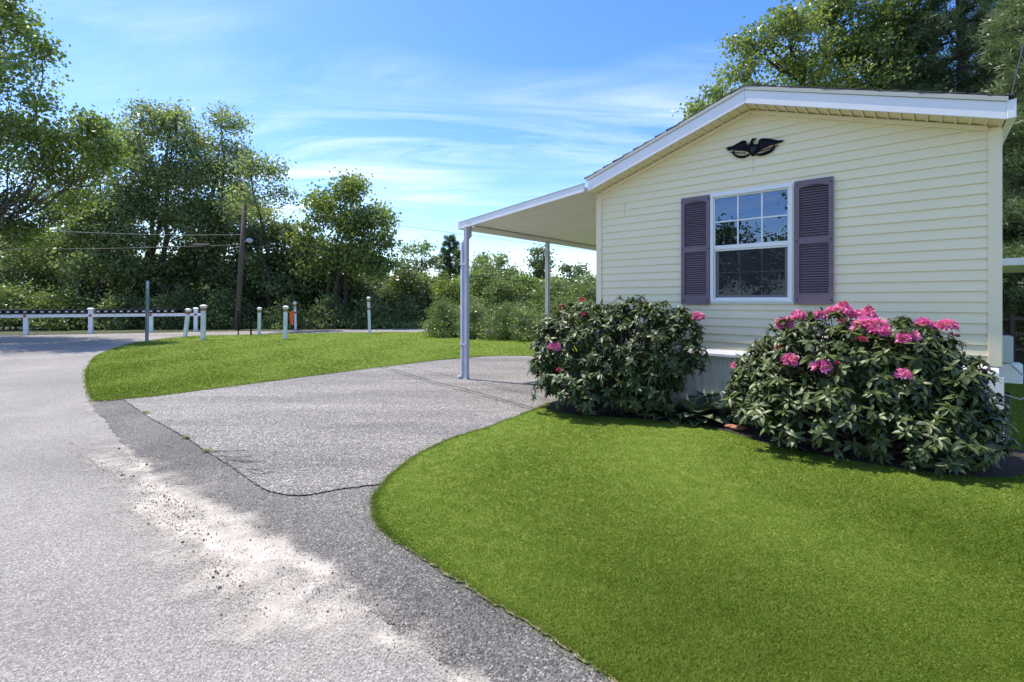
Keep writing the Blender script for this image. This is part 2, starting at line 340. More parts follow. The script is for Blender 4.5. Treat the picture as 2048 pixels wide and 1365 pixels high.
# crack along the seam, thin dark strips painting overhead cable shadows over the driveway
def crack_and_shadow(pts, w, z, seed, keep=1):
    R = random.Random(seed); mb = MB(); P = smooth(pts, 14, jit=.008, seed=seed)
    for i in range(len(P) - 1):
        a, b = Vector(P[i]), Vector(P[i + 1]); d = (b - a); L = d.length
        if L < 1e-4 or R.random() > keep: continue
        n = Vector((-d.y, d.x)) / L; k0, k1 = w * R.uniform(.3, 1.2), w * R.uniform(.3, 1.2)
        mb.add([(*(a + n * k0), z), (*(b + n * k1), z), (*(b - n * k1), z), (*(a - n * k0), z)], [(3, 2, 1, 0)])
    return mb
ck = crack_and_shadow(seam, .0065, .0185, 21, .8)
R = random.Random(5)
for k in range(7):
    p = gp(430 + k * 12, 905 + k * 7 + R.uniform(-6, 6)); L = R.uniform(.15, .3)
    ck2 = crack_and_shadow([p, (p[0] + L * .5, p[1] + R.uniform(-.05, .02)), (p[0] + L, p[1] + R.uniform(-.06, .03))], .006, .0187, 30 + k); ck.add(ck2.v, ck2.f)
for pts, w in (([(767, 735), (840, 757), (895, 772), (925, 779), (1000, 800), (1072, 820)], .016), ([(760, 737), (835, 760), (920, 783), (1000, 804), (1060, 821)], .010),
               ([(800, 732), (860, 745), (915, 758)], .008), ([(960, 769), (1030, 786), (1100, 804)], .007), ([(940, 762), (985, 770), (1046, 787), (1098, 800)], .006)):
    q = crack_and_shadow([gp(*p) for p in pts], w, .0188, int(w * 1e4)); ck.add(q.v, q.f)
tag(ck.build('crack_and_cable_shadow', M['crack_and_shadow']), kind='structure')  # seam cracks and painted cable shadows in one mesh

# sand spread over the road edge: sheet with a density per vertex, thresholded by noise
caps = [((300, 1000), (480, 1120), 62, .45), ((420, 1110), (640, 1230), 75, .48), ((340, 1130), (560, 1300), 85, .34), ((600, 1200), (860, 1330), 60, .45), ((430, 1300), (760, 1380), 70, .30), ((200, 900), (270, 960), 34, .40), ((175, 925), (235, 930), 22, .7), ((250, 905), (290, 940), 14, .8), ((200, 885), (235, 890), 8, .35), ((245, 960), (300, 1010), 26, .45), ((290, 960), (350, 1010), 24, .95), ((300, 1020), (380, 1060), 34, 1.0),
        ((380, 1000), (440, 1040), 18, .8), ((350, 1050), (480, 1110), 34, 1.1), ((440, 1030), (520, 1100), 26, .95), ((520, 1080), (640, 1150), 26, 1.0), ((480, 1120), (580, 1180), 36, .85), ((270, 1040), (290, 1120), 24, .35),
        ((600, 1140), (700, 1180), 22, .9), ((380, 1130), (480, 1230), 40, .55), ((360, 1180), (440, 1240), 44, .62), ((450, 1240), (530, 1262), 26, .75), ((560, 1180), (680, 1250), 40, .5), ((680, 1240), (780, 1290), 28, .9),
        ((620, 1150), (680, 1240), 30, .55), ((400, 1290), (560, 1330), 50, .25), ((860, 1345), (960, 1375), 26, .75), ((700, 1290), (860, 1350), 40, .3), ((170, 795), (185, 835), 9, .6), ((150, 818), (195, 812), 7, .5), ((740, 1190), (790, 1240), 22, .4)]
def dens(px, py):
    d = np.zeros_like(px)
    for (a, b, w, s) in caps:
        ax, ay, bx, by = a[0], a[1], b[0], b[1]; L2 = (bx - ax) ** 2 + (by - ay) ** 2
        t = np.clip(((px - ax) * (bx - ax) + (py - ay) * (by - ay)) / L2, 0, 1)
        r = np.hypot(px - ax - t * (bx - ax), (py - ay - t * (by - ay)) * 1.25)
        d = np.maximum(d, s * np.exp(-(r / (w * 1.25)) ** 2)) + .17 * s * np.exp(-(r / (w * 2.4)) ** 2)
    return d
gx = np.arange(-7, .6, .03); gy = np.arange(1.2, 7, .03); GX, GY = np.meshgrid(gx, gy)
PX = CX + GX * F / GY; PY = HY + H * F / GY; D = dens(PX, PY)
idx = np.arange(GX.size).reshape(GX.shape); q = np.stack([idx[:-1, :-1], idx[:-1, 1:], idx[1:, 1:], idx[1:, :-1]], -1).reshape(-1, 4)
dm = D.ravel()[q].max(1); q = q[dm > .12]
used, inv = np.unique(q, return_inverse=True)
V = np.stack([GX.ravel(), GY.ravel(), np.full(GX.size, .0135)], 1)[used]
m = mat('pale_sand', (.375, .335, .28), .95, (.48, .435, .37), 9, .5, 160, bdist=.003); t = m.node_tree; b = t.nodes['Principled BSDF']
a = t.nodes.new('ShaderNodeAttribute'); a.attribute_name = 'dens'; tc = t.nodes.new('ShaderNodeTexCoord')
def tn(scale, det): n = t.nodes.new('ShaderNodeTexNoise'); n.inputs['Scale'].default_value = scale; n.inputs['Detail'].default_value = det; t.links.new(tc.outputs['Object'], n.inputs[0]); return n.outputs[0]
def tm(op, x, y, clamp=False):
    n = t.nodes.new('ShaderNodeMath'); n.operation = op; n.use_clamp = clamp
    for i, v in enumerate((x, y)):
        if isinstance(v, (int, float)): n.inputs[i].default_value = v
        else: t.links.new(v, n.inputs[i])
    return n.outputs[0]
big = tm('MULTIPLY', tm('SUBTRACT', tn(4, 9), .5), 2.0); fine = tm('MULTIPLY', tm('SUBTRACT', tn(120, 4), .5), 1.7)
al_ = tm('MULTIPLY', tm('SUBTRACT', tm('ADD', tm('ADD', a.outputs['Fac'], big), fine), .42), 1.25, True)
tr = t.nodes.new('ShaderNodeBsdfTransparent'); ms = t.nodes.new('ShaderNodeMixShader')
t.links.new(al_, ms.inputs[0]); t.links.new(tr.outputs[0], ms.inputs[1]); t.links.new(b.outputs[0], ms.inputs[2]); t.links.new(ms.outputs[0], t.nodes['Material Output'].inputs[0])
tag(np_obj('sand', V, inv.reshape(-1, 4), m, attrs={'dens': D.ravel()[used]}), 'pale sand washed over the edge of the road', 'sand', kind='stuff')
# loose stones
RN = np.random.default_rng(4)
def stones(name, clusters, label, seed):
    clusters = [(a, b, c * 1.6, d * 1.7, int(e * .8), f * .55) for a, b, c, d, e, f in clusters]
    RN = np.random.default_rng(seed); P = []; 
    for (px, py, sx, sy, n, r) in clusters:
        x = RN.normal(px, sx, n); y = RN.normal(py, sy, n) + (x - px) * .45
        for a_, b_ in zip(x, y):
            if b_ > 640: P.append((*gp(a_, b_), r * RN.uniform(.4, 1.5) * (2.2 if RN.random() < .04 else 1)))
    P = np.array(P); n = len(P)
    o = np.array([(1, 0, 0), (0, 1, 0), (-1, 0, 0), (0, -1, 0), (0, 0, .7), (0, 0, -.7)], float)
    V = o[None] * RN.uniform(.6, 1.2, (n, 6, 1)) * P[:, None, 2:3]; A = RN.uniform(0, 6.28, n); c, s = np.cos(A)[:, None], np.sin(A)[:, None]
    X = V[:, :, 0] * c - V[:, :, 1] * s + P[:, None, 0]; Yv = V[:, :, 0] * s + V[:, :, 1] * c + P[:, None, 1]
    Z = V[:, :, 2] + .016 + P[:, None, 2] * .3
    f = np.array([(0, 1, 4), (1, 2, 4), (2, 3, 4), (3, 0, 4), (1, 0, 5), (2, 1, 5), (3, 2, 5), (0, 3, 5)])
    return tag(np_obj(name, np.stack([X, Yv, Z], -1).reshape(-1, 3), (f[None] + 6 * np.arange(n)[:, None, None]).reshape(-1, 3), M['grit'], rnd=np.repeat(RN.random(n), 8)), label, 'gravel', kind='stuff')
stones('gravel', [(195, 928, 22, 7, 160, .008), (265, 925, 14, 7, 110, .008), (325, 1000, 24, 12, 420, .0075), (330, 1035, 30, 12, 420, .0065), (390, 1045, 35, 14, 260, .005), (350, 1100, 45, 18, 120, .004), (440, 1150, 22, 12, 240, .0055),
                  (470, 1190, 32, 16, 260, .0055), (560, 1140, 40, 20, 420, .0045), (640, 1170, 45, 16, 360, .0045), (700, 1180, 26, 12, 160, .005), (440, 1010, 45, 18, 160, .005), (760, 1230, 60, 40, 260, .0045), (860, 1270, 24, 8, 90, .005), (500, 1080, 120, 50, 500, .0035), (620, 1090, 90, 50, 500, .0045), (800, 1180, 90, 70, 500, .0042), (1000, 1290, 80, 40, 240, .004)],
       'dark and reddish loose stones scattered along the sandy road edge', 9)

# ---------------------------------------------------------------- house
RZ = math.atan2(-.6527, .7577)
house = empty('house', (*LC, 0), RZ, 'cream single storey manufactured home with gable end, plum shutters and white fascia', 'house')
def wall_px(px, py, v=0):                          # pixel -> (s, z) on the plane v out of the gable wall
    r = Vector(((px - CX) / F, 1)); t = (LC.dot(D2) - v) / r.dot(D2); P = r * t - LC
    return -P.dot(D1), H + (HY - py) / F * t
EZ, AZ = 3.02, 3.73; MID = WID / 2; SL = (AZ - EZ) / MID; LEN = 15.0
rz = lambda s: AZ - abs(s - MID) * SL
fx = [wall_px(1421, 391), wall_px(1421, 605), wall_px(1588, 366), wall_px(1588, 608)]
WS0 = (fx[0][0] + fx[1][0]) / 2; WS1 = (fx[2][0] + fx[3][0]) / 2; WZ1 = (fx[0][1] + fx[2][1]) / 2; WZ0 = (fx[1][1] + fx[3][1]) / 2
WS0 += .012; WS1 -= .012; WZ0 += .012; WZ1 -= .012
print('window', WS0, WS1, WZ0, WZ1)
BZ, EX = .785, .1018
def courses(mb, f):                                # f(z)-> list of (s_a, s_b) at z ; emits lap strips
    pass
sd = MB()
def strip(mb, za, zb, zc, iv, tr=None):            # piece of the course starting at zc
    pv = lambda z: -(.015 - .013 * (z - zc) / EX)
    (a0, b0), (a1, b1) = iv
    if tr is None: tr = lambda s, v, z: (s, v, z)
    vs = [tr(a0, pv(za), za), tr(b0, pv(za), za), tr(b1, pv(zb), zb), tr(a1, pv(zb), zb)]
    mb.add(vs, [(0, 1, 2, 3)])
    if abs(za - zc) < 1e-6: mb.add([tr(a0, -.002, za), tr(b0, -.002, za), tr(b0, pv(za), za), tr(a0, pv(za), za)], [(0, 1, 2, 3)])
k = 0
wi0, wi1, wzi0, wzi1 = WS0 + .03, WS1 - .03, WZ0 + .03, WZ1 - .03
while BZ + k * EX < AZ - .02:
    zc = BZ + k * EX; ze = min(zc + EX, AZ - .001)
    cuts = sorted({zc, ze, *[z for z in (wzi0, wzi1, EZ) if zc < z < ze]})
    for za, zb in zip(cuts, cuts[1:]):
        lim = lambda z: max(0, (z - EZ) / SL) 
        full = ((lim(za), WID - lim(za)), (lim(zb), WID - lim(zb)))
        if za >= wzi0 - 1e-6 and zb <= wzi1 + 1e-6:
            strip(sd, za, zb, zc, ((0, wi0), (0, wi0))); strip(sd, za, zb, zc, ((wi1, WID), (wi1, WID)))
        else: strip(sd, za, zb, zc, full)
        if zc < EZ - .01:
            strip(sd, za, min(zb, EZ), zc, ((0, LEN), (0, LEN)), lambda s, v, z: (WID - v, s, z))
            strip(sd, za, min(zb, EZ), zc, ((-LEN, 0), (-LEN, 0)), lambda s, v, z: (v, -s, z))
    k += 1
sd.add([(0, LEN, 0), (WID, LEN, 0), (WID, LEN, EZ), (MID, LEN, AZ), (0, LEN, EZ)], [(4, 3, 2, 1, 0)])
sd.build('wall', M['siding'], house)
# vertical lap joints
for (px, py) in ((1250, 411), (1506, 335)):
    s, z = wall_px(px, py); zc = BZ + math.floor((z - BZ) / EX) * EX; MB().box(s - .0010, s + .0010, -.0165, -.0055, zc - EX + .004, zc + EX - .004).build('siding_joint', M['skirt'], house)
# reveal of the window hole, room floor and ceiling
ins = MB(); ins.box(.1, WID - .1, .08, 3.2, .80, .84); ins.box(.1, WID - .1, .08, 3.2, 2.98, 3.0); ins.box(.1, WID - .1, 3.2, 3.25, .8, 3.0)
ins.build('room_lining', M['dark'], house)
sk = MB()                                          # ribbed skirting
def skirt(tr, length):
    s = 0; i = 0
    while s < length:
        e = min(s + (.03 if i % 2 else .075), length); d = .002 if i % 2 else .034
        a = [tr(s, d, .0), tr(e, d, .0), tr(e, d, .73), tr(s, d, .73)]; sk.add(a, [(0, 1, 2, 3)])
        d2 = .034 if i % 2 else .002; sk.add([tr(e, d, 0), tr(e, d2, 0), tr(e, d2, .73), tr(e, d, .73)], [(0, 1, 2, 3)])
        s = e; i += 1
skirt(lambda s, v, z: (s, v, z), WID); skirt(lambda s, v, z: (WID - v, s, z), LEN); skirt(lambda s, v, z: (v, LEN - s, z), LEN)
sk.build('skirting', M['skirt'], house)
for nm, a, b in (('belt_trim', 0, WID / 2 + .2), ('belt_trim', WID / 2 + .203, WID)):
    MB().add([(a, .0, .79), (b, .0, .79), (b, -.022, .787), (a, -.022, .787), (a, -.045, .735), (b, -.045, .735), (b, -.045, .705), (a, -.045, .705), (b, .0, .70), (a, .0, .70)],
             [(1, 0, 3, 2), (2, 3, 4, 5), (5, 4, 7, 6), (8, 6, 7, 9), (0, 9, 7, 4, 3), (1, 2, 5, 6, 8)]).build(nm, M['white'], house)
MB().box(WID - .09, WID + .03, -.040, -.046 - .004, .0, .70).box(WID + .028, WID + .034, -.04, .09, 0, .70).build('skirting_corner', M['white'], house)
sr = wall_px(1975, 500)[0]
for a, b in ((-.022, .065), (sr, WID + .022)):
    c = MB(); c.box(a, b, -.026, -.001, .792, EZ - .004)
    if a < 0: c.box(-.024, -.002, -.0255, .07, .793, EZ - .005)
    else: c.box(WID + .002, WID + .024, -.0255, .07, .793, EZ - .005)
    c.build('corner_trim', M['trim'], house, bevel=.004)
OV = .25
def chev(z0, z1, e=.03):                           # the two halves of a chevron band between rz+z0 and rz+z1
    return [[(-e, rz(-e) + z0), (MID - .0012, AZ + z0), (MID - .0012, AZ + z1), (-e, rz(-e) + z1)], [(MID + .0012, AZ + z0), (WID + e, rz(WID + e) + z0), (WID + e, rz(WID + e) + z1), (MID + .0012, AZ + z1)]]
for hlf in chev(-.005, .148): MB().prism(hlf, -OV - .022, -OV).build('fascia', M['white'], house, bevel=.002)
d = MB()
for hlf in chev(.150, .192, .04): d.prism(hlf, -OV - .034, -OV - .002)
d.build('drip_edge', M['edgeroof'], house, bevel=.002)
rf = MB()
for hlf in chev(.02, .205, .045): rf.prism(hlf, -OV + .01, LEN + .2)
for j in range(14):                                # shingle courses stand a little proud along both slopes
    for sgn in (-1, 1):
        s0 = j * .156; a = MID + sgn * s0; b2 = MID + sgn * (s0 + .17)
        pl = [(a, rz(a) + .2055 - .004), (b2, rz(b2) + .218), (b2, rz(b2) + .206), (a, rz(a) + .2045 - .02)]
        if sgn < 0: pl = pl[::-1]
        rf.prism(pl, -OV - .036 + .002 * ((j * 7) % 5), LEN + .21)
rf.build('roof', M['roof'], house)
MB().box(WID + .03, WID + .09, -OV - .025, LEN + .1, rz(WID) - .015, rz(WID) + .15).build('gutter', M['white'], house, bevel=.006)
so_ = MB()                                         # soffit of folded panels between wall and fascia
n = 42
for i in range(n):
    a, b2 = i * (WID + .04) / n - .02, (i + 1) * (WID + .04) / n - .02
    g_ = .012 if i % 2 == 0 else .0
    a1, b1 = a + .002, b2 - .002
    for (u0, u1, dz) in ((a1, b1 - .018, 0), (b1 - .018, b1, -.012)):
        if u0 < MID < u1: segs = ((u0, MID), (MID, u1))
        else: segs = ((u0, u1),)
        for p0, p1 in segs:
            so_.prism([(p0, rz(p0) + dz + .001), (p1, rz(p1) + dz + .001), (p1, rz(p1) + .016), (p0, rz(p0) + .016)], -OV + .0, -.003)
so_.build('soffit', M['trim'], house)
for hlf in chev(-.058, -.012, -.07): MB().prism(hlf, -.040, -.004).build('rake_trim', M['trim'], house, bevel=.003)
# window
win = empty('window'); win.parent = house
fr = MB(); fw = .034
y0, y1 = -.045, .03
fr.box(WS0, WS1, y0, y1, WZ1 - fw, WZ1).box(WS0, WS1, y0, y1, WZ0, WZ0 + fw).box(WS0, WS0 + fw, y0, y1, WZ0 + fw, WZ1 - fw).box(WS1 - fw, WS1, y0, y1, WZ0 + fw, WZ1 - fw)
fr.build('frame', M['winwhite'], win, bevel=.004)
rim = MB(); o_ = .014
rim.box(WS0 - o_, WS1 + o_, -.030, -.014, WZ1, WZ1 + o_ * 1.5).box(WS0 - o_, WS1 + o_, -.030, -.014, WZ0 - o_ * 1.5, WZ0).box(WS0 - o_, WS0, -.030, -.014, WZ0, WZ1).box(WS1, WS1 + o_, -.030, -.014, WZ0, WZ1)
rim.build('channel', M['winwhite'], win)
GA0, GA1 = WS0 + fw, WS1 - fw; ZM = H + (603 - 491.5) / F * (LC.dot(D2) / Vector(((1503 - CX) / F, 1)).dot(D2))
print('meeting', ZM)
gz0, gz1 = WZ0 + fw, WZ1 - fw
s1 = MB(); w_ = .017
s1.box(GA0, GA1, -.026, .006, ZM - .024, ZM + .026).box(GA0, GA0 + w_, -.022, .004, ZM + .026, gz1).box(GA1 - w_, GA1, -.022, .004, ZM + .026, gz1).box(GA0 + w_, GA1 - w_, -.022, .004, gz1 - w_, gz1)
s1.build('upper_sash', M['winwhite'], win, bevel=.002)
s2 = MB(); s2.box(GA0, GA0 + .018, -.014, .012, gz0, ZM - .024).box(GA1 - .018, GA1, -.014, .012, gz0, ZM - .024).box(GA0 + .018, GA1 - .018, -.014, .012, gz0, gz0 + .02).box(GA0 + .018, GA1 - .018, -.014, .012, ZM - .046, ZM - .024)
s2.build('screen_frame', M['winwhite'], win, bevel=.002)
s3 = MB(); s3.box(GA0 + .0185, GA0 + .05, .014, .022, gz0, ZM - .03).box(GA1 - .05, GA1 - .0185, .014, .022, gz0, ZM - .03).box(GA0 + .05, GA1 - .05, .014, .022, gz0, gz0 + .05)
s3.build('lower_sash', M['winwhite'], win)
def grille(za, zb, y, w, inset):
    gb = MB(); a, b2 = GA0 + inset, GA1 - inset; gm = (za + zb) / 2
    for f_ in (1 / 3, 2 / 3):
        c = a + (b2 - a) * f_; gb.box(c - w, c + w, y, y + .005, za, zb)
    xs = [a, a + (b2 - a) / 3 - w, a + (b2 - a) / 3 + w, a + (b2 - a) * 2 / 3 - w, a + (b2 - a) * 2 / 3 + w, b2]
    for i in (0, 2, 4): gb.box(xs[i], xs[i + 1], y, y + .005, gm - w, gm + w)
    gb.build('grille', M['winwhite'], win)
grille(ZM + .026, gz1 - w_, -.014, .0085, w_); grille(gz0 + .05, ZM - .03, .024, .009, .05)
def glass(name, fac0, tint=None):
    m = bpy.data.materials.new(name); m.use_nodes = True; t = m.node_tree; t.nodes.remove(t.nodes['Principled BSDF'])
    g = t.nodes.new('ShaderNodeBsdfGlossy'); g.inputs['Roughness'].default_value = .0; g.inputs[0].default_value = (.55, .72, 1, 1)
    tr = t.nodes.new('ShaderNodeBsdfTransparent'); tr.inputs[0].default_value = (.7, .72, .75, 1); ms = t.nodes.new('ShaderNodeMixShader')
    lw = t.nodes.new('ShaderNodeLayerWeight'); lw.inputs[0].default_value = .3
    ad = t.nodes.new('ShaderNodeMath'); ad.operation = 'MULTIPLY_ADD'; ad.inputs[1].default_value = .6; ad.inputs[2].default_value = fac0; ad.use_clamp = True
    tc = t.nodes.new('ShaderNodeTexCoord'); n = t.nodes.new('ShaderNodeTexNoise'); n.inputs['Scale'].default_value = 2.2; t.links.new(tc.outputs['Object'], n.inputs[0])
    bp = t.nodes.new('ShaderNodeBump'); bp.inputs['Strength'].default_value = .2; bp.inputs['Distance'].default_value = .01; t.links.new(n.outputs[0], bp.inputs['Height']); t.links.new(bp.outputs[0], g.inputs['Normal'])
    t.links.new(lw.outputs['Fresnel'], ad.inputs[0]); t.links.new(ad.outputs[0], ms.inputs[0]); t.links.new(tr.outputs[0], ms.inputs[1]); t.links.new(g.outputs[0], ms.inputs[2])
    t.links.new(ms.outputs[0], t.nodes['Material Output'].inputs[0]); return m
M['glass'] = glass('window_glass', .20)
sm_ = bpy.data.materials.new('insect_screen'); sm_.use_nodes = True; t = sm_.node_tree; tr = t.nodes.new('ShaderNodeBsdfTransparent'); tr.inputs[0].default_value = (1, 1, 1, 1); ms = t.nodes.new('ShaderNodeMixShader'); ms.inputs[0].default_value = .58
b = t.nodes['Principled BSDF']; b.inputs['Base Color'].default_value = (.03, .03, .035, 1); b.inputs['Roughness'].default_value = .8
t.links.new(tr.outputs[0], ms.inputs[1]); t.links.new(b.outputs[0], ms.inputs[2]); t.links.new(ms.outputs[0], t.nodes['Material Output'].inputs[0])
MB().add([(GA0 + .01, -.006, ZM + .02), (GA1 - .01, -.006, ZM + .02), (GA1 - .01, -.006, gz1 - .01), (GA0 + .01, -.006, gz1 - .01)], [(0, 1, 2, 3)]).build('glass', M['glass'], win)
MB().add([(GA0 + .03, .019, gz0 + .02), (GA1 - .03, .019, gz0 + .02), (GA1 - .03, .019, ZM), (GA0 + .03, .019, ZM)], [(0, 1, 2, 3)]).build('glass', M['glass'], win)
MB().add([(GA0 + .012, -.004, gz0 + .01), (GA1 - .012, -.004, gz0 + .01), (GA1 - .012, -.004, ZM - .04), (GA0 + .012, -.004, ZM - .04)], [(0, 1, 2, 3)]).build('insect_screen', sm_, win)
bl = MB(); z = gz0 + .02
while z < gz1:
    bl.add([(GA0 + .01, .06, z), (GA1 - .01, .06, z), (GA1 - .01, .078, z + .007), (GA0 + .01, .078, z + .007)], [(0, 1, 2, 3)]); z += .0235
for f_ in (.12, .5, .88): bl.box(GA0 + (GA1 - GA0) * f_ - .001, GA0 + (GA1 - GA0) * f_ + .001, .066, .068, gz0, gz1)
bl.build('blind', M['blind'], win)
ar = MB()
for sx in (0, 1):
    x0_, x1_ = (GA0 + .05, GA0 + .17) if sx == 0 else (GA1 - .05, GA1 - .17)
    MB().tube([(x0_, .03, gz0 + .17), (x1_, .03, gz0 + .055)], .004, 5).build('stay', M['winwhite'], win)
# shutters
def shutter(xl, xr):
    a = wall_px(xl, 500, .03)[0]; b2 = wall_px(xr, 500, .03)[0]
    zt = (wall_px(xl, {1363: 398, 1590: 363}[xl], .03)[1] + wall_px(xr, {1420: 390, 1667: 354}[xr], .03)[1]) / 2
    zb = (wall_px(xl, 608.5, .03)[1] + wall_px(xr, 609.5, .03)[1]) / 2
    sh = empty('shutter'); sh.parent = house; sh.location = (a, 0, zb); w = b2 - a; h = zt - zb
    p = MB(); st = .115 * w / .36; st = .045; ya, yb = -.045, -.017
    zl0, zl1, zu0, zu1 = .115, h * .485, h * .535, h - .085
    p.box(0, st, ya, yb, 0, h).box(w - st, w, ya, yb, 0, h).box(st, w - st, ya, yb, 0, zl0).box(st, w - st, ya, yb, zl1, zu0)
    c = [(st, h), (st, zu1)]; 
    for i in range(9): u = i / 8; c.append((st + (w - 2 * st) * u, zu1 + .035 * math.exp(-((u - .5) / .2) ** 2)))
    c += [(w - st, zu1), (w - st, h)]
    p.prism(c[::-1], ya, yb); p.build('panel', M['shutter'], sh, bevel=.003)
    MB().box(st, w - st, -.022, -.0175, zl0, h - .04).build('louvre_shade', M['fence'], sh)  # dark backing that paints the shade between the louvres
    l = MB()
    for (q0, q1) in ((zl0, zl1), (zu0, zu1 + .03)):
        n_ = round((q1 - q0) / .0285)
        for i in range(n_):
            z0 = q0 + (q1 - q0) * (i + .1) / n_; z1 = z0 + (q1 - q0) / n_ * .66
            ins_ = .003 if not (q1 > zu1 and i == n_ - 1) else (w - 2 * st) * .3
            l.add([(st + ins_, -.040, z0), (w - st - ins_, -.040, z0), (w - st - ins_, -.024, z1), (st + ins_, -.024, z1), (st + ins_, -.0225, z0), (w - st - ins_, -.0225, z0)], [(0, 1, 2, 3), (4, 5, 1, 0)])
    l.build('louvre', M['shutter'], sh)
    for x in (st * .45, w - st * .45):
        for z in (.05, h * .51, h - .05):
            bo = MB().tube([(0, 0, 0), (0, -.006, 0)], [.010, .007], 8).build('bolt', M['bolt'], sh); bo.location = (x, ya, z)
    return sh
shutter(1363, 1420); shutter(1590, 1667)
# side porch roof and meter box on the right-hand wall
pr = empty('porch_awning', (*LC, 0), RZ, 'flat white aluminium porch awning on the far right side of the house', 'awning')
MB().box(WID + .03, WID + 2.2, 3.3, 6.5, 1.93, 1.945 + .03).build('roof_panel', M['carport'], pr)
MB().box(WID + .03, WID + 2.25, 3.26, 3.295, 1.90, 2.0).build('fascia', M['white'], pr, bevel=.004)
MB().box(WID + 2.1, WID + 2.16, 3.4, 3.46, 0, 1.93).build('post', M['white'], pr)
mbx = empty('utility_box', (*LC, 0), RZ, 'grey utility box with looped cable fixed to the right side of the house', 'meter box')
MB().box(WID + .03, WID + .13, .35, .53, .80, 1.06).build('meter', M['greybox'], mbx, bevel=.008)
MB().box(WID + .03, WID + .20, .40, .62, .60, .79).build('lower_box', M['white'], mbx, bevel=.006)
MB().tube([(WID + .12, .36, .78), (WID + .22, .30, .66), (WID + .25, .28, .52), (WID + .17, .28, .47), (WID + .06, .3, .50), (WID + .05, .33, .62)], .008, 6).build('cable', M['wireg'], mbx)
sd_ = empty('service_cable', (0, 0, 0), 0, 'black service drop cable running up from the right eave of the house', 'cable')
cq = LC - D1 * (WID + .12) - D2 * .05
pe = at(2013, 236, 4.44)
MB().tube([tuple(at(2003, 262, 4.52)), tuple(at(2009, 250, 4.47)), tuple(pe), tuple(at(2030, 160, 4.6)), tuple(at(2056, 50, 4.85)), tuple(at(2110, -180, 5.4)), tuple(at(2200, -560, 6.5))], .006, 6).build('wire', M['wire'], sd_)
MB().tube([tuple(pe - Vector((.004, 0, .03))), tuple(pe + Vector((.012, .01, .05)))], .017, 8).build('splice', M['wire'], sd_)
# eagle
eagle = empty('eagle_plaque', (*LC, 0), RZ, 'black metal spread eagle ornament hung on the gable above the window', 'wall ornament')
def zp(x, y): return wall_px(1440 + x / 14.629, 260 + y / 14.629, .03)
body = [(165, 565), (230, 515), (370, 480), (500, 405), (620, 335), (700, 312), (755, 320), (775, 360), (770, 420), (800, 440), (850, 430), (885, 400), (890, 340), (915, 295), (950, 255), (985, 248), (1010, 262), (1060, 245), (1080, 255), (1050, 285), (1010, 300), (975, 330), (960, 370), (980, 415), (1030, 430), (1090, 420), (1125, 390), (1130, 320), (1170, 275), (1260, 250), (1400, 255), (1520, 275), (1600, 290), (1700, 310), (1860, 305), (1870, 325), (1810, 345), (1800, 370), (1700, 385), (1640, 410),
        (1560, 425), (1520, 450), (1440, 455), (1400, 500), (1330, 520), (1290, 545), (1240, 560), (1210, 600), (1150, 640), (1060, 690), (1020, 740), (965, 780), (920, 755), (870, 700), (820, 640), (770, 640), (740, 615), (720, 635), (700, 600), (670, 625), (650, 595), (620, 620), (600, 590), (570, 625), (550, 590), (520, 625), (495, 585), (465, 610), (450, 580), (420, 600), (380, 575), (320, 590), (220, 612), (235, 580)]
em = MB(); pl = [zp(*p) for p in body]; em.prism([(a, b2) for a, b2 in pl][::-1], -.040, -.022); em.build('eagle_body', M['black'], eagle, bevel=.003)
for wing in ([(740 - i * 62, 400 + i * 22, 690 - i * 52, 560 + i * 6) for i in range(8)], [(1180 + i * 66, 330 + i * 4, 1200 + i * 52, 560 - i * 18) for i in range(8)]):
    ft = MB()
    for (xa, ya, xb, yb) in wing:
        p0, p1 = zp(xa, ya), zp(xb, yb); ft.tube([(p0[0], -.0405, p0[1]), (p1[0], -.0405, p1[1])], .0035, 4)
    ft.build('feather_relief', M['iron2'], eagle)
ft = MB()
pc = zp(980, 590); ft.add([(pc[0] - .03, -.046, pc[1] + .035), (pc[0] + .03, -.046, pc[1] + .035), (pc[0] + .028, -.046, pc[1] - .01), (pc[0], -.048, pc[1] - .045), (pc[0] - .028, -.046, pc[1] - .01)], [(4, 3, 2, 1, 0)])
ft.build('shield', M['iron2'], eagle)
def band(c, w0, w1, nm):
    b_ = MB(); n_ = len(c)
    L1, L2 = [], []
    for i, p in enumerate(c):
        a_, d_ = Vector(c[max(i - 1, 0)]), Vector(c[min(i + 1, n_ - 1)]); q_ = (d_ - a_).normalized(); nn = Vector((-q_.y, q_.x)); w = w0 + (w1 - w0) * math.sin(math.pi * i / (n_ - 1))
        L1.append(Vector(p) + nn * w); L2.append(Vector(p) - nn * w)
    P_ = [zp(*p) for p in L1 + L2[::-1]]; b_.prism(P_, -.034, -.020); return b_
x1 = band([(360, 665), (420, 730), (500, 775), (600, 795), (700, 790), (790, 755), (880, 700)], 14, 38, '')
x2 = band([(1040, 715), (1120, 735), (1220, 720), (1350, 680), (1470, 625), (1550, 565), (1600, 495)], 14, 42, '')
x1.build('laurel', M['black'], eagle); x2.build('laurel', M['black'], eagle)
x3 = band([(290, 650), (500, 670), (760, 690)], 8, 10, ''); x4 = band([(1210, 630), (1450, 540), (1705, 450)], 8, 11, '')
x5 = band([(395, 600), (400, 650), (405, 680)], 12, 14, ''); x6 = band([(1580, 420), (1585, 470), (1560, 520)], 12, 14, '')
x3.add(x5.v, x5.f); x4.add(x6.v, x6.f); x3.build('arrow', M['black'], eagle); x4.build('arrow', M['black'], eagle)

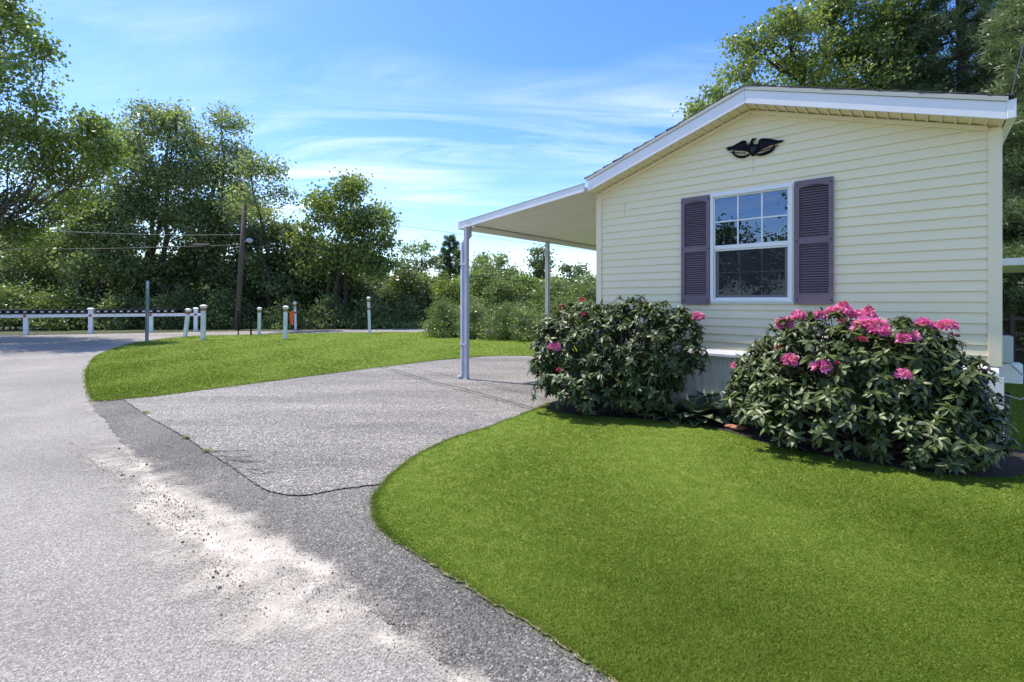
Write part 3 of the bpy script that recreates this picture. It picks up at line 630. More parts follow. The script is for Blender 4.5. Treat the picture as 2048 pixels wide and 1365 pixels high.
# ---------------------------------------------------------------- carport
cp = empty('carport', (*LC, 0), RZ, 'white aluminium carport roof on slim posts along the left side of the house', 'carport')
CWD, CY0, CY1 = 2.60, -.40, 9.0
cz = lambda s: 3.07 + s * .105                      # top, s negative going out
MB().add([(-.03, CY0 + .02, cz(0) - .035), (-CWD, CY0 + .02, cz(-CWD) - .035), (-CWD, CY1, cz(-CWD) - .035), (-.03, CY1, cz(0) - .035), (-.03, CY0 + .02, cz(0)), (-CWD, CY0 + .02, cz(-CWD)), (-CWD, CY1, cz(-CWD)), (-.03, CY1, cz(0))],
         [(0, 1, 2, 3), (7, 6, 5, 4), (0, 4, 5, 1), (2, 6, 7, 3), (1, 5, 6, 2), (0, 3, 7, 4)]).build('roof_panel', M['carport'], cp)
rb = MB()
for i in range(1, 19):
    y = CY0 + .02 + i * .5; rb.add([(-.05, y - .006, cz(0) - .036), (-CWD + .1, y - .006, cz(-CWD + .1) - .036), (-CWD + .1, y + .006, cz(-CWD + .1) - .036), (-.05, y + .006, cz(0) - .036), (-.05, y, cz(0) - .042), (-CWD + .1, y, cz(-CWD + .1) - .042)], [(0, 1, 5, 4), (2, 3, 4, 5)])
rb.build('roof_seam', M['carport'], cp)
MB().prism([(.0, cz(0) - .09), (-CWD - .04, cz(-CWD) - .105), (-CWD - .04, cz(-CWD) + .012), (.0, cz(0) + .02)][::-1], CY0 - .005, CY0 + .018).build('fascia', M['white'], cp, bevel=.003)
MB().prism([(.0, cz(0) + .021), (-CWD - .045, cz(-CWD) + .0125), (-CWD - .045, cz(-CWD) + .022), (.0, cz(0) + .031)][::-1], CY0 - .012, CY0 + .03).build('top_cap', M['edgeroof'], cp)
MB().box(-CWD + .05, -CWD + .13, CY0 + .02, CY1, cz(-CWD) - .125, cz(-CWD) - .036).build('beam', M['carport'], cp, bevel=.003)
MB().box(-CWD - .055, -CWD + .0, CY0 - .008, CY1, cz(-CWD) - .105, cz(-CWD) + .0).build('gutter', M['white'], cp, bevel=.006)
PT = cz(-CWD) - .125
MB().box(-CWD + .17, -CWD + .29, CY0 - .008, CY0 - .0052, cz(-CWD) - .015, cz(-CWD) + .002).build('maker_slot', M['greybox'], cp)
MB().box(-CWD + .27, -CWD + .31, CY0 + .03, CY0 + .07, cz(-CWD) - .10, cz(-CWD) - .036).build('clip', M['white'], cp)
P1 = Vector((-.81, 8.56)) - LC; ps, pv = -P1.dot(D1), P1.dot(D2); print('post', ps, pv)
for i in range(4):
    o = MB().box(-.034, .034, -.034, .034, 0, PT).box(-.0345, -.012, -.038, -.034, 0, PT).box(.012, .0345, -.038, -.034, 0, PT).box(-.05, .05, -.05, .05, 0, .012).build('post', M['alu'], cp); o.location = (ps, pv + 2.42 * i, .014)
MB().tube([(ps - .02, pv + .10, PT + .06), (ps - .02, pv + .10, PT - .10), (ps - .05, pv + .03, PT - .17), (ps - .083, pv - .02, PT - .23), (ps - .083, pv - .02, .10), (ps - .095, pv - .03, .05), (ps - .14, pv - .07, .035)], .036, 10).build('downspout', M['alu'], cp, smooth=True)
for z in (.62, 2.05): MB().box(ps - .125, ps + .036, pv - .062, pv - .041, z, z + .022).build('bracket', M['alu'], cp)

# ---------------------------------------------------------------- posts, mailboxes, pole
def bollard(px, py, topy, topx, label, w=.06, group='capped white posts around the lawn island', extra=None, cap=True):
    x, y = gp(px, py); h = (py - topy) * y / F; t = empty('bollard', (x, y, .02), 0, label, 'post', group)
    w *= .9; t.rotation_euler = (0, math.atan2((topx - px), (py - topy)), math.radians(12) if abs(topx - px) < 4 else 0)
    MB().box(-w, w, -w, w, 0, h - .11).build('shaft', M['post'], t, bevel=.006)
    MB().lathe([(w + .004, h - .22), (w + .004, h - .12)], sq=True).build('band', M['band'], t)
    MB().lathe([(w * 1.1, h - .1195), (w * 1.25, h - .09), (w * 1.45, h - .065), (w * 1.45, h - .035), (w * 1.15, h - .02), (w * .5, h)], sq=True).build('cap', M['post'], t)
    if extra: extra(t, w, h)
    return t
bollard(370, 676, 618, 377, 'white capped post leaning to the right beside the end of the mailbox rail', .062)
bollard(406, 681, 611, 407, 'tall white capped post upright just right of the leaning one', .072)
bollard(518.5, 671, 616, 519, 'white capped post alone between the utility pole and the next post', .062)
bollard(570, 680, 613, 571.5, 'white capped post nearest the middle of the lawn edge, right of a shorter one', .066)
def ex5(t, w, h):
    MB().lathe([(w + .004, h * .58), (w + .004, h * .64)], sq=True).build('reflector_band', M['red'], t)
    MB().add([(-w - .02, -.03, h * .70), (-.26, -.03, h * .64), (-.24, -.035, h * .22), (-.09, -.03, h * .16), (-w - .02, -.03, h * .55), (-w - .02, -.02, h * .70), (-.26, -.02, h * .64), (-.24, -.025, h * .22), (-.09, -.02, h * .16), (-w - .02, -.02, h * .55)],
             [(0, 1, 2, 3, 4), (9, 8, 7, 6, 5), (0, 5, 6, 1), (1, 6, 7, 2), (2, 7, 8, 3), (3, 8, 9, 4)]).build('warning_flag', M['orange'], t)
    MB().box(-.012, .012, -w - .006, -w - .001, h * .74, h * .86).build('number_plate', M['wire'], t)
bollard(591.5, 661, 605, 590, 'white capped post with an orange flag hanging beside it across the road', .055, extra=ex5)
def ex6(t, w, h):
    MB().lathe([(w + .004, h * .64), (w + .004, h * .70)], sq=True).build('reflector_band', M['band'], t)
    MB().box(-w - .05, -w - .001, -.03, .03, h * .74, h * .79).build('latch', M['wire'], t)
bollard(739.5, 668.5, 595, 737, 'tallest white post with two orange bands at the road side of the lawn', .062, extra=ex6)
x, y = gp(294, 687.5); t = empty('sign_post', (x, y, .02), 0, 'bare grey green metal sign post at the left tip of the lawn', 'sign post'); t.rotation_euler = (0, math.radians(.8), 0)
MB().box(-.035, .035, -.012, .012, 0, 2.06).box(-.045, -.0355, -.03, .012, 0, 2.06).box(.0355, .045, -.03, .012, 0, 2.06).build('channel', M['signpost'], t)
MB().box(-.034, .034, -.0155, -.0125, 1.80, 2.04).build('cap_strip', M['alu'], t)
x, y = gp(502, 672); t = empty('stake', (x, y, .02), 0, 'short black stake with a small box at the far lawn edge', 'stake')
MB().box(-.025, .025, -.02, .02, 0, .42).build('rod', M['black'], t); MB().box(-.05, .05, -.04, .04, .26, .36).build('box', M['black'], t)
x, y = gp(476.5, 671.5); t = empty('stake', (x, y, .02), 0, 'thin tall black rod standing in front of the utility pole', 'stake')
MB().box(-.02, .02, -.015, .015, 0, 1.02).build('rod', M['black'], t); MB().lathe([(.03, 1.02), (.03, 1.06)]).build('tip', M['band'], t)
# mailbox rail
A = Vector(gp(52, 670)); B = Vector(gp(392, 663.5)); dr = (B - A).normalized(); ang = math.atan2(dr.y, dr.x); RL = (B - A).length
A0 = A - dr * 9
ml = empty('mailbox_rail', (*A0, 0), ang, 'long white wooden rail on posts carrying the row of black mailboxes', 'mailbox stand')
MB().box(0, 9 + RL + .35, -.09, -.055, .72, .855).build('rail', M['postw'], ml); MB().box(0, 9 + RL + .3, -.054, .16, .80, .84).build('shelf', M['postw'], ml)
pst = [gp(p, q) for p, q in ((52, 670), (184, 667.3), (300.6, 665.5), (392, 663.5))]
for i, (u, v) in enumerate([tuple(A0 + dr * (9 - 3.2)), tuple(A0 + dr * 2.2)] + pst):
    s = (Vector((u, v)) - A0).dot(dr); tall = i in (3, 5)
    o = MB().box(-.075, .075, -.055, .075, 0, 1.02 if tall else .72)
    if tall: o.lathe([(.08, 1.02), (.10, 1.05), (.10, 1.08), (.05, 1.11)], sq=True)
    o.build('post', M['postw'], ml).location = (s, .0 if not tall else -.04, 0)
    MB().tube([(0, 0, 0), (0, -.012, 0)], .055, 10).build('reflector', M['red'], ml).location = (s, -.096 if tall else -.091, .785)
proto = None
wds = ['first', 'second', 'third', 'fourth', 'fifth', 'sixth', 'seventh', 'eighth', 'ninth', 'tenth', 'eleventh', 'twelfth', 'thirteenth', 'fourteenth', 'fifteenth', 'sixteenth', 'seventeenth', 'eighteenth', 'nineteenth', 'twentieth', 'twenty first', 'twenty second', 'twenty third', 'twenty fourth', 'twenty fifth', 'twenty sixth', 'twenty seventh', 'twenty eighth', 'twenty ninth', 'thirtieth', 'thirty first', 'thirty second', 'thirty third', 'thirty fourth', 'thirty fifth', 'thirty sixth', 'thirty seventh', 'thirty eighth', 'thirty ninth', 'fortieth']
tallS = [(Vector(pst[1]) - A0).dot(dr), (Vector(pst[3]) - A0).dot(dr)]
slots = []; xl = A0.x
s = 9 - 1.6
while s < 9 + RL - .75:
    if all(abs(s - q) > .19 for q in tallS): slots.append(s)
    s += .272
slots = slots[::-1]
for i, s in enumerate(slots):
    p = A0 + dr * s
    if CX + F * p.x / p.y < -6: continue
    if proto is None:
        mbq = empty('mailbox', (0, 0, 0), ang); prof = [(-.085, 0), (.085, 0)] + [(.085 * math.cos(a), .12 + .085 * math.sin(a)) for a in [math.pi * k / 8 for k in range(9)]]
        MB().prism(prof, -.24, .24).build('body', M['mbox'], mbq, bevel=.004)
        door = [(a * 1.03, b2 * 1.01 + .002) for a, b2 in prof]; MB().prism(door, -.256, -.241).build('door', M['mbox'], mbq)
        MB().box(-.045, .045, -.259, -.2565, .075, .125).build('label_plate', M['label'], mbq)
        MB().box(.0865, .092, -.05, .10, .11, .13).build('flag', M['mbox'], mbq); proto = mbq; o = mbq
    else: o = copy_tree(proto)
    q = p + Vector((-dr.y, dr.x)) * .12
    o.location = (q.x, q.y, .856); tag(o, 'black mailbox, %s along the white rail counted from its right end' % wds[i], 'mailbox', 'row of black mailboxes on the rail')
print('mailboxes', len(slots))
# utility pole
x, y = gp(474, 660.5); up = empty('utility_pole', (x, y, 0), 0, 'brown wooden utility pole leaning slightly at the roadside before the trees', 'utility pole'); up.rotation_euler = (0, math.radians(3.6), 0)
MB().tube([(0, 0, 0), (0, 0, 3), (0, 0, 6.3)], [.135, .12, .10], 12).build('shaft', M['pole'], up, smooth=True)
MB().tube([(0, 0, 4.2), (.2, -.1, 4.35), (.38, -.15, 4.38)], .025, 6).build('lamp_arm', M['signpost'], up)
MB().lathe([(.02, 4.50), (.10, 4.46), (.16, 4.38), (.13, 4.30), (.05, 4.26)], c=(.42, -.15)).build('lamp_head', M['greybox'], up)
topz = lambda z: Vector((x + z * math.tan(math.radians(3.6)), y, z))
def wire(pa, pb, sag, r, label, m='wire', nm='overhead_cable'):
    pa, pb = Vector(pa), Vector(pb)
    o = MB().tube([pa.lerp(pb, i / 16) - Vector((0, 0, sag * 4 * (i / 16) * (1 - i / 16))) for i in range(17)], r, 5).build(nm, M[m]); return tag(o, label, 'cable', 'cables strung from the utility pole')
wire(topz(4.15), at(-350, 496, 21), .15, .02, 'thick black phone cable left of the pole, lowest of those', 'wire')
wire(topz(4.65), at(-350, 420, 21), .35, .008, 'pale upper cable running left from the pole through the trees', 'wireg')
wire(topz(4.15), at(1700, 590, 40), .9, .022, 'thick black cable sagging right from the pole behind the shrubs')
wire(topz(4.45), at(1700, 570, 40), .8, .014, 'black cable sagging right from the pole, middle one of three')
wire(topz(6.2), at(1700, 545, 40), .5, .011, 'thin pale cable crossing the sky above the far trees', 'wireg')
so2 = topz(4.12) + Vector((-1.9, -.17, -.02)); tag(MB().tube([so2 + Vector((-.45, 0, 0)), so2 + Vector((-.4, 0, 0)), so2 + Vector((.4, 0, 0)), so2 + Vector((.45, 0, 0))], [.03, .075, .075, .03], 8).build('cable_splice', M['wire']), 'black cylinder splice hanging on the cable left of the pole', 'splice case')

# ---------------------------------------------------------------- foliage
def leafcloud(C, L, Wd, R, up=.0, fold=.12):
    n = len(C); nm = R.normal(0, 1, (n, 3)); nm[:, 2] = np.abs(nm[:, 2]) * .9 + up * 2; nm /= np.linalg.norm(nm, axis=1)[:, None]
    t = R.normal(0, 1, (n, 3)); t -= nm * (t * nm).sum(1)[:, None]; t /= np.linalg.norm(t, axis=1)[:, None]; b = np.cross(nm, t)
    sc = R.uniform(.65, 1.3, (n, 1)); l = L * sc / 2; w = Wd * sc / 2
    V = np.stack([C - t * l, C + b * w - nm * l * fold * 2, C + t * l, C - b * w - nm * l * fold * 2], 1)
    return V
def segs_mesh(SG, n=5):
    SG = np.asarray(SG); a, b, ra, rb_ = SG[:, :3], SG[:, 3:6], SG[:, 6:7], SG[:, 7:8]; d = b - a; L = np.linalg.norm(d, axis=1)[:, None] + 1e-9; d = d / L
    ref = np.where(np.abs(d[:, 2:3]) < .9, [[0, 0, 1.]], [[1., 0, 0]]); u = np.cross(d, ref); u /= np.linalg.norm(u, axis=1)[:, None]; w = np.cross(d, u)
    an = np.arange(n) * 2 * np.pi / n; ring = np.cos(an)[None, :, None] * u[:, None] + np.sin(an)[None, :, None] * w[:, None]
    V = np.concatenate([(a - d * ra * .3)[:, None] + ring * ra[:, None], (b + d * rb_ * .3)[:, None] + ring * rb_[:, None]], 1)
    f = np.array([(i, (i + 1) % n, (i + 1) % n + n, i + n) for i in range(n)])
    return V.reshape(-1, 3), (f[None] + 2 * n * np.arange(len(SG))[:, None, None]).reshape(-1, 4)
def ball(R, n, pw=.45):
    v = R.normal(0, 1, (n, 3)); v /= np.linalg.norm(v, axis=1)[:, None]; return v * (R.random((n, 1)) ** pw)
def poly_seg(SG, p, q, r0, r1, R, k=4, wob=.08):
    p, q = np.array(p, float), np.array(q, float); L = np.linalg.norm(q - p); pr = p
    pts = [p]
    for i in range(1, k + 1):
        t = i / k; c = p + (q - p) * t + (R.normal(0, wob * L / k, 3) if i < k else 0); pts.append(c)
        SG.append((*pr, *c, r0 + (r1 - r0) * (i - 1) / k, r0 + (r1 - r0) * t)); pr = c
    return pts
def tree(name, label, base, blobs, leafm, L=.13, per=34, twig=1.0, trunk_r=.16, sig=.26, bark='bark', cat='tree', group=None, fork=.35, seed=1, stems=None, up=.0, Wr=.8, crown='crown', limb=1, dens=2.7):
    """blobs: (x, y, z, rx, ry, rz) in world; twig = twigs per cubic metre"""
    R = np.random.default_rng(seed); base = np.array(base, float); SG = []; LC_ = []
    t = empty(name, tuple(base), 0, label, cat, group)
    B = np.array(blobs, float); cen = B[:, :3]; lowest = (cen[:, 2] - B[:, 5]).min(); topc = cen[cen[:, 2].argmax()]
    forkp = base + (np.average(cen, axis=0) * [1, 1, 0] + [0, 0, 0] - base * [1, 1, 0]) * .25; forkp[2] = base[2] + fork * (topc[2] - base[2])
    stems = stems or [base]
    trunks = []
    for sb in stems:
        sb = np.array(sb, float); tgt = forkp + (sb - base) * .8
        pts = poly_seg(SG, sb, tgt, trunk_r * .8, trunk_r * .55, R, 5, .12); pts += poly_seg(SG, tgt, topc + (sb - base) * .3 + R.normal(0, .2, 3), trunk_r * .55, trunk_r * .1, R, 7, .15)[1:]
        trunks.append(np.array(pts))
    TP = np.concatenate(trunks)
    for (bx, by, bz, rx, ry, rz_) in blobs:
        c = np.array((bx, by, bz)); rad = np.array((rx, ry, rz_)); vol = 4.19 * rx * ry * rz_
        cand = TP[TP[:, 2] < max(bz - .2 * rz_, TP[:, 2].min() + .5)]
        if len(cand) == 0: cand = TP[:2]
        st = cand[np.argmin(np.linalg.norm((cand - c) * [1, 1, .6], axis=1))]
        dist = np.linalg.norm(c - st); r_l = limb * trunk_r * min(.30, .12 + .04 * dist)
        lp = np.array(poly_seg(SG, st, c, r_l, r_l * .35, R, 6, .22))
        nsub = max(4, int(3 + vol ** .4 * 2)); sp = c + ball(R, nsub, .3) * rad * .62; sub = [lp]
        for q in sp:
            s_ = lp[R.integers(2, len(lp))]; sub.append(np.array(poly_seg(SG, s_, q, r_l * .35, r_l * .12, R, 4, .25)))
        SP = np.concatenate(sub)
        nt_ = max(12, int(vol * twig * dens)); d = ball(R, nt_, .42)
        ph = R.uniform(0, 6.28, 6); dn = d / (np.linalg.norm(d, axis=1)[:, None] + 1e-6)
        lump = .80 + .20 * np.sin(dn[:, 0] * 5 + ph[0]) * np.sin(dn[:, 2] * 6 + ph[1]) + .16 * np.sin(dn[:, 1] * 9 + dn[:, 0] * 7 + ph[2]) + .1 * R.normal(0, 1, nt_)
        TPt = c + d * lump[:, None] * rad; TPt[:, 2] = np.maximum(TPt[:, 2], base[2] + .12)
        TPt = TPt[(lambda v_: v_)(np.ones(len(TPt), bool))]
        D2_ = ((TPt[:, None] - SP[None]) ** 2).sum(2); near = SP[D2_.argmin(1)]
        for a_, b_ in zip(near, TPt): SG.append((*a_, *b_, .011, .004))
        tt = R.random((len(TPt), per, 1)) ** .6; base_ = near[:, None] * (1 - tt) * .35 + TPt[:, None] * (1 - (1 - tt) * .35)
        LC_.append((base_ + R.normal(0, sig, (len(TPt), per, 3)) * [1, 1, .7]).reshape(-1, 3))
    C = np.concatenate(LC_); C = C[C[:, 2] > base[2] + .03]
    V = leafcloud(C, L, L * Wr, R, up) - base
    clump = .5 + .25 * np.sin(C[:, 0] * 1.9 + C[:, 2] * 1.3 + seed) + R.normal(0, .2, len(C))
    np_obj(crown, V.reshape(-1, 3), np.arange(4 * len(C)).reshape(-1, 4), M[leafm], t, rnd=np.clip(clump, 0, 1))
    sv, sf = segs_mesh(SG); np_obj('trunk', sv - base, sf, M[bark], t, smooth=True)
    return t, len(C)
def bl_(px, py, Y, rx, ry, rd=None):                # blob from where it shows at depth Y
    p = at(px, py, Y); k = Y / F; a = rx * k; return (p.x, p.y, p.z, a, (rd if rd else a), ry * k)
def gb(px, Y): return ((px - CX) * Y / F, Y, 0)
tot = 0
def T(*a, **k):
    global tot
    t, n = tree(*a, **k); tot += n; return t
BG = 'trees beyond the road'
T('maple_tree', 'large maple at the left edge with long low branches reaching over the road', (-22.2, 18.5, 0), [bl_(-60, 60, 17, 110, 90), bl_(40, 60, 16.5, 65, 60), bl_(0, 140, 16, 90, 50), bl_(-100, 250, 18, 140, 110), bl_(30, 260, 17, 90, 60), bl_(130, 270, 17, 85, 42), bl_(70, 330, 17.5, 95, 50), bl_(195, 300, 17.5, 45, 35), bl_(150, 345, 18, 70, 30), bl_(-40, 420, 18, 90, 60), bl_(-160, 120, 20, 120, 120), bl_(-180, 380, 19, 110, 90), bl_(60, 395, 18.5, 75, 38), bl_(10, 455, 18.5, 80, 36), bl_(120, 430, 19, 60, 28), bl_(170, 250, 17, 30, 26), bl_(215, 330, 17.5, 36, 24), bl_(75, 205, 16.5, 45, 20), bl_(185, 250, 17, 22, 18), bl_(225, 300, 17.3, 26, 16), bl_(100, 300, 16.8, 60, 30), bl_(160, 400, 18.5, 50, 24), bl_(60, 470, 19, 70, 34), bl_(85, 100, 16.2, 26, 34), bl_(20, 10, 16, 40, 40)],
  'maple', L=.125, per=40, dens=1.45, twig=2.6, trunk_r=.25, limb=.5, sig=.25, seed=2, fork=.25, Wr=.8)
T('ash_tree', 'tallest tree behind the mailboxes, airy pale crown against the sky', gb(300, 27), [bl_(320, 250, 27, 70, 46), bl_(355, 235, 27, 36, 30), bl_(245, 300, 27, 38, 38), bl_(380, 340, 27, 50, 50), bl_(290, 400, 27, 60, 50), bl_(235, 260, 27, 26, 24), bl_(280, 480, 26.5, 60, 40), bl_(375, 440, 27, 50, 40), bl_(270, 300, 27, 50, 45), bl_(370, 290, 27, 45, 45), bl_(310, 350, 27, 80, 50), bl_(390, 370, 27, 45, 45), bl_(260, 420, 26.5, 60, 45), bl_(340, 440, 27, 60, 40), bl_(230, 370, 26, 45, 30)],
  'ash', L=.145, per=38, dens=3.1, twig=1.25, trunk_r=.24, sig=.34, seed=3, group=BG, fork=.3, stems=[gb(300, 27), gb(282, 27.6), gb(325, 26.8)])
T('ash_tree', 'slender second tree right of the tallest, with a knobbly top', gb(402, 28), [bl_(440, 245, 28, 38, 32), bl_(400, 290, 28, 36, 40), bl_(490, 340, 28, 36, 40), bl_(500, 420, 28, 40, 36), bl_(475, 250, 28, 24, 26), bl_(420, 480, 28, 60, 40), bl_(380, 420, 28, 40, 40), bl_(440, 420, 28, 50, 50), bl_(462, 300, 28, 45, 30), bl_(430, 340, 28, 55, 40), bl_(470, 380, 28, 45, 40), bl_(410, 430, 28, 55, 45), bl_(455, 470, 28, 50, 45)],
  'ash', L=.145, per=38, dens=3.1, twig=1.3, trunk_r=.2, sig=.32, seed=4, group=BG, fork=.35, stems=[gb(402, 28), gb(430, 28.4)])
T('ash_tree', 'bushy tree whose grey green top hides the head of the utility pole', gb(540, 26.5), [bl_(505, 335, 23.5, 42, 36), bl_(545, 345, 24, 32, 36), bl_(490, 390, 22.6, 42, 30), bl_(565, 390, 24, 36, 22), bl_(520, 425, 25, 45, 28), bl_(470, 420, 26, 40, 34)],
  'ash', L=.13, per=38, dens=2.6, twig=2.2, trunk_r=.17, sig=.28, seed=5, group=BG, fork=.4)
T('maple_tree', 'dark leafy tree filling the gap right of the utility pole', gb(560, 27.5), [bl_(560, 470, 27.5, 60, 36), bl_(600, 510, 27, 50, 40), bl_(530, 530, 27, 55, 45), bl_(580, 570, 26.5, 60, 40), bl_(500, 480, 28, 45, 40)],
  'darkleaf', L=.18, per=34, twig=2.0, trunk_r=.2, sig=.3, seed=6, group=BG, fork=.3)
T('maple_tree', 'round topped tree standing alone right of the pole beside the shrubs', gb(668, 26), [bl_(700, 385, 26, 42, 36), bl_(740, 430, 26, 52, 34), bl_(655, 420, 26, 50, 38), bl_(700, 450, 26, 60, 40), bl_(620, 450, 26, 28, 30), bl_(760, 480, 26, 48, 32), bl_(680, 510, 26, 70, 40), bl_(740, 530, 26, 60, 34), bl_(640, 540, 26, 40, 28), bl_(610, 480, 26, 30, 26), bl_(705, 370, 26, 50, 24), bl_(770, 450, 26, 30, 30), bl_(640, 400, 26, 34, 24)],
  'oak', L=.165, per=30, twig=1.9, trunk_r=.2, sig=.29, seed=7, group=BG, fork=.3, stems=[gb(668, 26), gb(650, 26.3), gb(690, 26.5)])
T('maple_tree', 'mid height tree under the maple branches left of the mailbox posts', gb(200, 26), [bl_(170, 450, 26, 70, 50), bl_(230, 480, 26, 60, 45), bl_(110, 490, 26, 70, 45), bl_(190, 530, 25.5, 80, 40), bl_(40, 500, 26, 60, 50), bl_(150, 400, 26, 50, 40), bl_(260, 540, 26, 50, 40), bl_(200, 330, 26, 34, 30), bl_(215, 420, 26, 55, 40)],
  'ash', L=.145, per=38, dens=3.1, twig=1.5, trunk_r=.2, sig=.32, seed=8, group=BG, fork=.3, stems=[gb(200, 26), gb(165, 26.4)])
T('maple_tree', 'dark tree between the two slender trunks left of the pole', gb(420, 29), [bl_(400, 520, 28, 60, 50), bl_(340, 540, 27.5, 60, 45), bl_(450, 560, 27.5, 50, 45), bl_(300, 570, 27, 50, 40)],
  'darkleaf', L=.18, per=34, twig=1.9, trunk_r=.2, sig=.32, seed=9, group=BG, fork=.3)
FG = 'small trees on the skyline behind the shrubs'
T('ash_tree', 'open airy tree with fanned bare stems, leftmost on the shrub skyline', gb(836, 36), [bl_(820, 500, 36, 26, 18), bl_(850, 498, 36, 24, 20), bl_(800, 525, 36, 24, 18), bl_(868, 520, 36, 20, 16), bl_(835, 530, 36, 30, 20)], 'ash', L=.16, per=30, twig=1.6, trunk_r=.13, sig=.26, seed=20, group=FG, fork=.25, stems=[gb(836, 36), gb(826, 36), gb(846, 36)])
T('ash_tree', 'pointed grey green tree, tallest right of the dark cedar', gb(1000, 37), [bl_(1005, 520, 37, 20, 22), bl_(1020, 545, 37, 24, 20), bl_(965, 515, 37, 22, 16), bl_(980, 545, 37, 28, 20)], 'ash', L=.17, per=34, twig=2.4, trunk_r=.15, sig=.26, seed=21, group=FG, fork=.35)
T('ash_tree', 'isolated oval tree standing clear of the shrubs behind the second carport post', gb(1080, 37), [bl_(1080, 505, 37, 22, 14), bl_(1072, 530, 37, 22, 18), bl_(1090, 528, 37, 20, 24), bl_(1080, 550, 37, 24, 16)], 'darkleaf', L=.16, per=34, twig=3.2, trunk_r=.15, sig=.26, seed=22, group=FG, fork=.35)
T('ash_tree', 'small dark spiky tree at the right end of the shrub skyline', gb(1135, 34), [bl_(1130, 540, 34, 15, 14), bl_(1140, 565, 34, 30, 22), bl_(1160, 545, 34, 22, 18)], 'darkleaf', L=.17, per=28, twig=2, trunk_r=.1, sig=.24, seed=23, group=FG, fork=.35)
T('ash_tree', 'silvery leaved small tree nearest the carport wall', gb(1180, 30), [bl_(1175, 560, 30, 26, 20), bl_(1195, 580, 30, 30, 26), bl_(1150, 590, 30, 28, 20)], 'ash', L=.15, per=28, twig=2.2, trunk_r=.1, sig=.24, seed=24, group=FG, fork=.35)
T('oak_tree', 'big spreading oak rising behind the gable roof', (8.3, 15.5, 0), [bl_(1500, 90, 14.5, 62, 50), bl_(1480, 140, 14, 50, 36), bl_(1570, 60, 14.5, 72, 55), bl_(1660, 20, 15, 85, 60), bl_(1600, 130, 15, 75, 45), bl_(1700, 110, 15, 85, 55), bl_(1780, 40, 15, 85, 65), bl_(1830, 90, 15.5, 65, 55), bl_(1790, 140, 15, 70, 45), bl_(1700, 190, 15, 120, 45), bl_(1850, 170, 15.5, 60, 45), bl_(1440, 190, 13.5, 42, 22), bl_(1395, 222, 13, 22, 12), bl_(1520, 190, 14, 70, 36), bl_(1700, -90, 16, 130, 80), bl_(1800, 230, 15.5, 90, 60)],
  'oak', L=.10, per=38, dens=2.6, twig=5.2, trunk_r=.34, sig=.18, seed=10, fork=.35)
def pine(name, label, base, h, r0, leafm, seed, nb=34, z0=1.5, dense=1, group=None, nw=.011):
    R = np.random.default_rng(seed); base = np.array(base, float); t = empty(name, tuple(base), 0, label, 'pine tree', group); SG = []
    poly_seg(SG, (0, 0, 0), (R.normal(0, .15), R.normal(0, .15), h), r0 * .075 + .08, .03, R, 8, .02); C = []; Dv = []
    for i in range(nb * 3):
        z = z0 + (h - z0) * ((i + .5) / (nb * 3)); rr = r0 * (1 - (z - z0) / (h - z0)) ** .7 * R.uniform(.65, 1.1) + .25; a = i * 2.4 + R.normal(0, .2)
        d = np.array((math.cos(a), math.sin(a), 0)); tip = d * rr + [0, 0, z + rr * R.uniform(-.15, .12)]; st = np.array((0, 0, z - rr * .08))
        poly_seg(SG, st, tip, .04, .012, R, 4, .08)
        n = int(10 * rr * dense)
        for j in range(n):
            u = R.uniform(.25, 1.02); off = np.array((-d[1], d[0], 0)) * R.normal(0, .22) * rr * (1.15 - u * .7); p = st + (tip - st) * u + off + [0, 0, R.normal(0, .08)]
            C.append(p); Dv.append(d * .7 + off / (np.linalg.norm(off) + .1) * .5 + [0, 0, .3])
            if R.random() < .5: SG.append((*(st + (tip - st) * max(u - .12, 0)), *p, .01, .004))
    C = np.array(C); Dv = np.array(Dv); K = 26; n = len(C)
    dd = Dv[:, None] + R.normal(0, .75, (n, K, 3)); dd /= np.linalg.norm(dd, axis=2)[..., None]; c0 = C[:, None] + R.normal(0, .06, (n, K, 3)); L = R.uniform(.12, .23, (n, K, 1)) * (nw / .011) ** .7; s_ = np.cross(dd, R.normal(0, 1, (n, K, 3))); s_ /= np.linalg.norm(s_, axis=2)[..., None]
    V = np.stack([c0 - s_ * nw, c0 + s_ * nw, c0 + dd * L], 2).reshape(-1, 3)
    np_obj('needles', V, np.arange(len(V)).reshape(-1, 3), M[leafm], t, rnd=np.clip(R.normal(.5, .25, n * K), 0, 1)); sv, sf = segs_mesh(SG); np_obj('trunk', sv, sf, M['bark'], t, smooth=True)
    return n * K
PG = 'pines behind the right side of the house'
nn = pine('pine_tree', 'tall dark pine between the oak and the right picture edge', (13.4, 14.3, 0), 14.5, 2.9, 'pine', 31, 40, 2.2, 2.2, PG)
nn += pine('pine_tree', 'nearer pale green white pine leaning into the right picture edge', (12.7, 11.0, 0), 11.5, 2.5, 'pinel', 32, 38, 1.2, 2.6, PG)
nn += pine('pine_tree', 'dark low pine filling the gap beside the right corner of the house', (15.8, 15.5, 0), 12, 3.4, 'pine', 33, 34, .6, 2.0, PG)
print('needles', nn)
pine('spruce_tree', 'small pointed blue green spruce on the shrub skyline left of the cedar', gb(900, 38), 6.6, 1.5, 'pine', 34, 16, 1, 1.6, FG, .022)
T('cedar_tree', 'narrow dark column shaped cedar beside the carport post', gb(922, 37), [bl_(920, 505, 37, 12, 18), bl_(922, 535, 37, 13, 22), bl_(922, 560, 37, 14, 24)], 'darkleaf', L=.14, per=40, twig=7, trunk_r=.12, sig=.16, seed=25, group=FG)
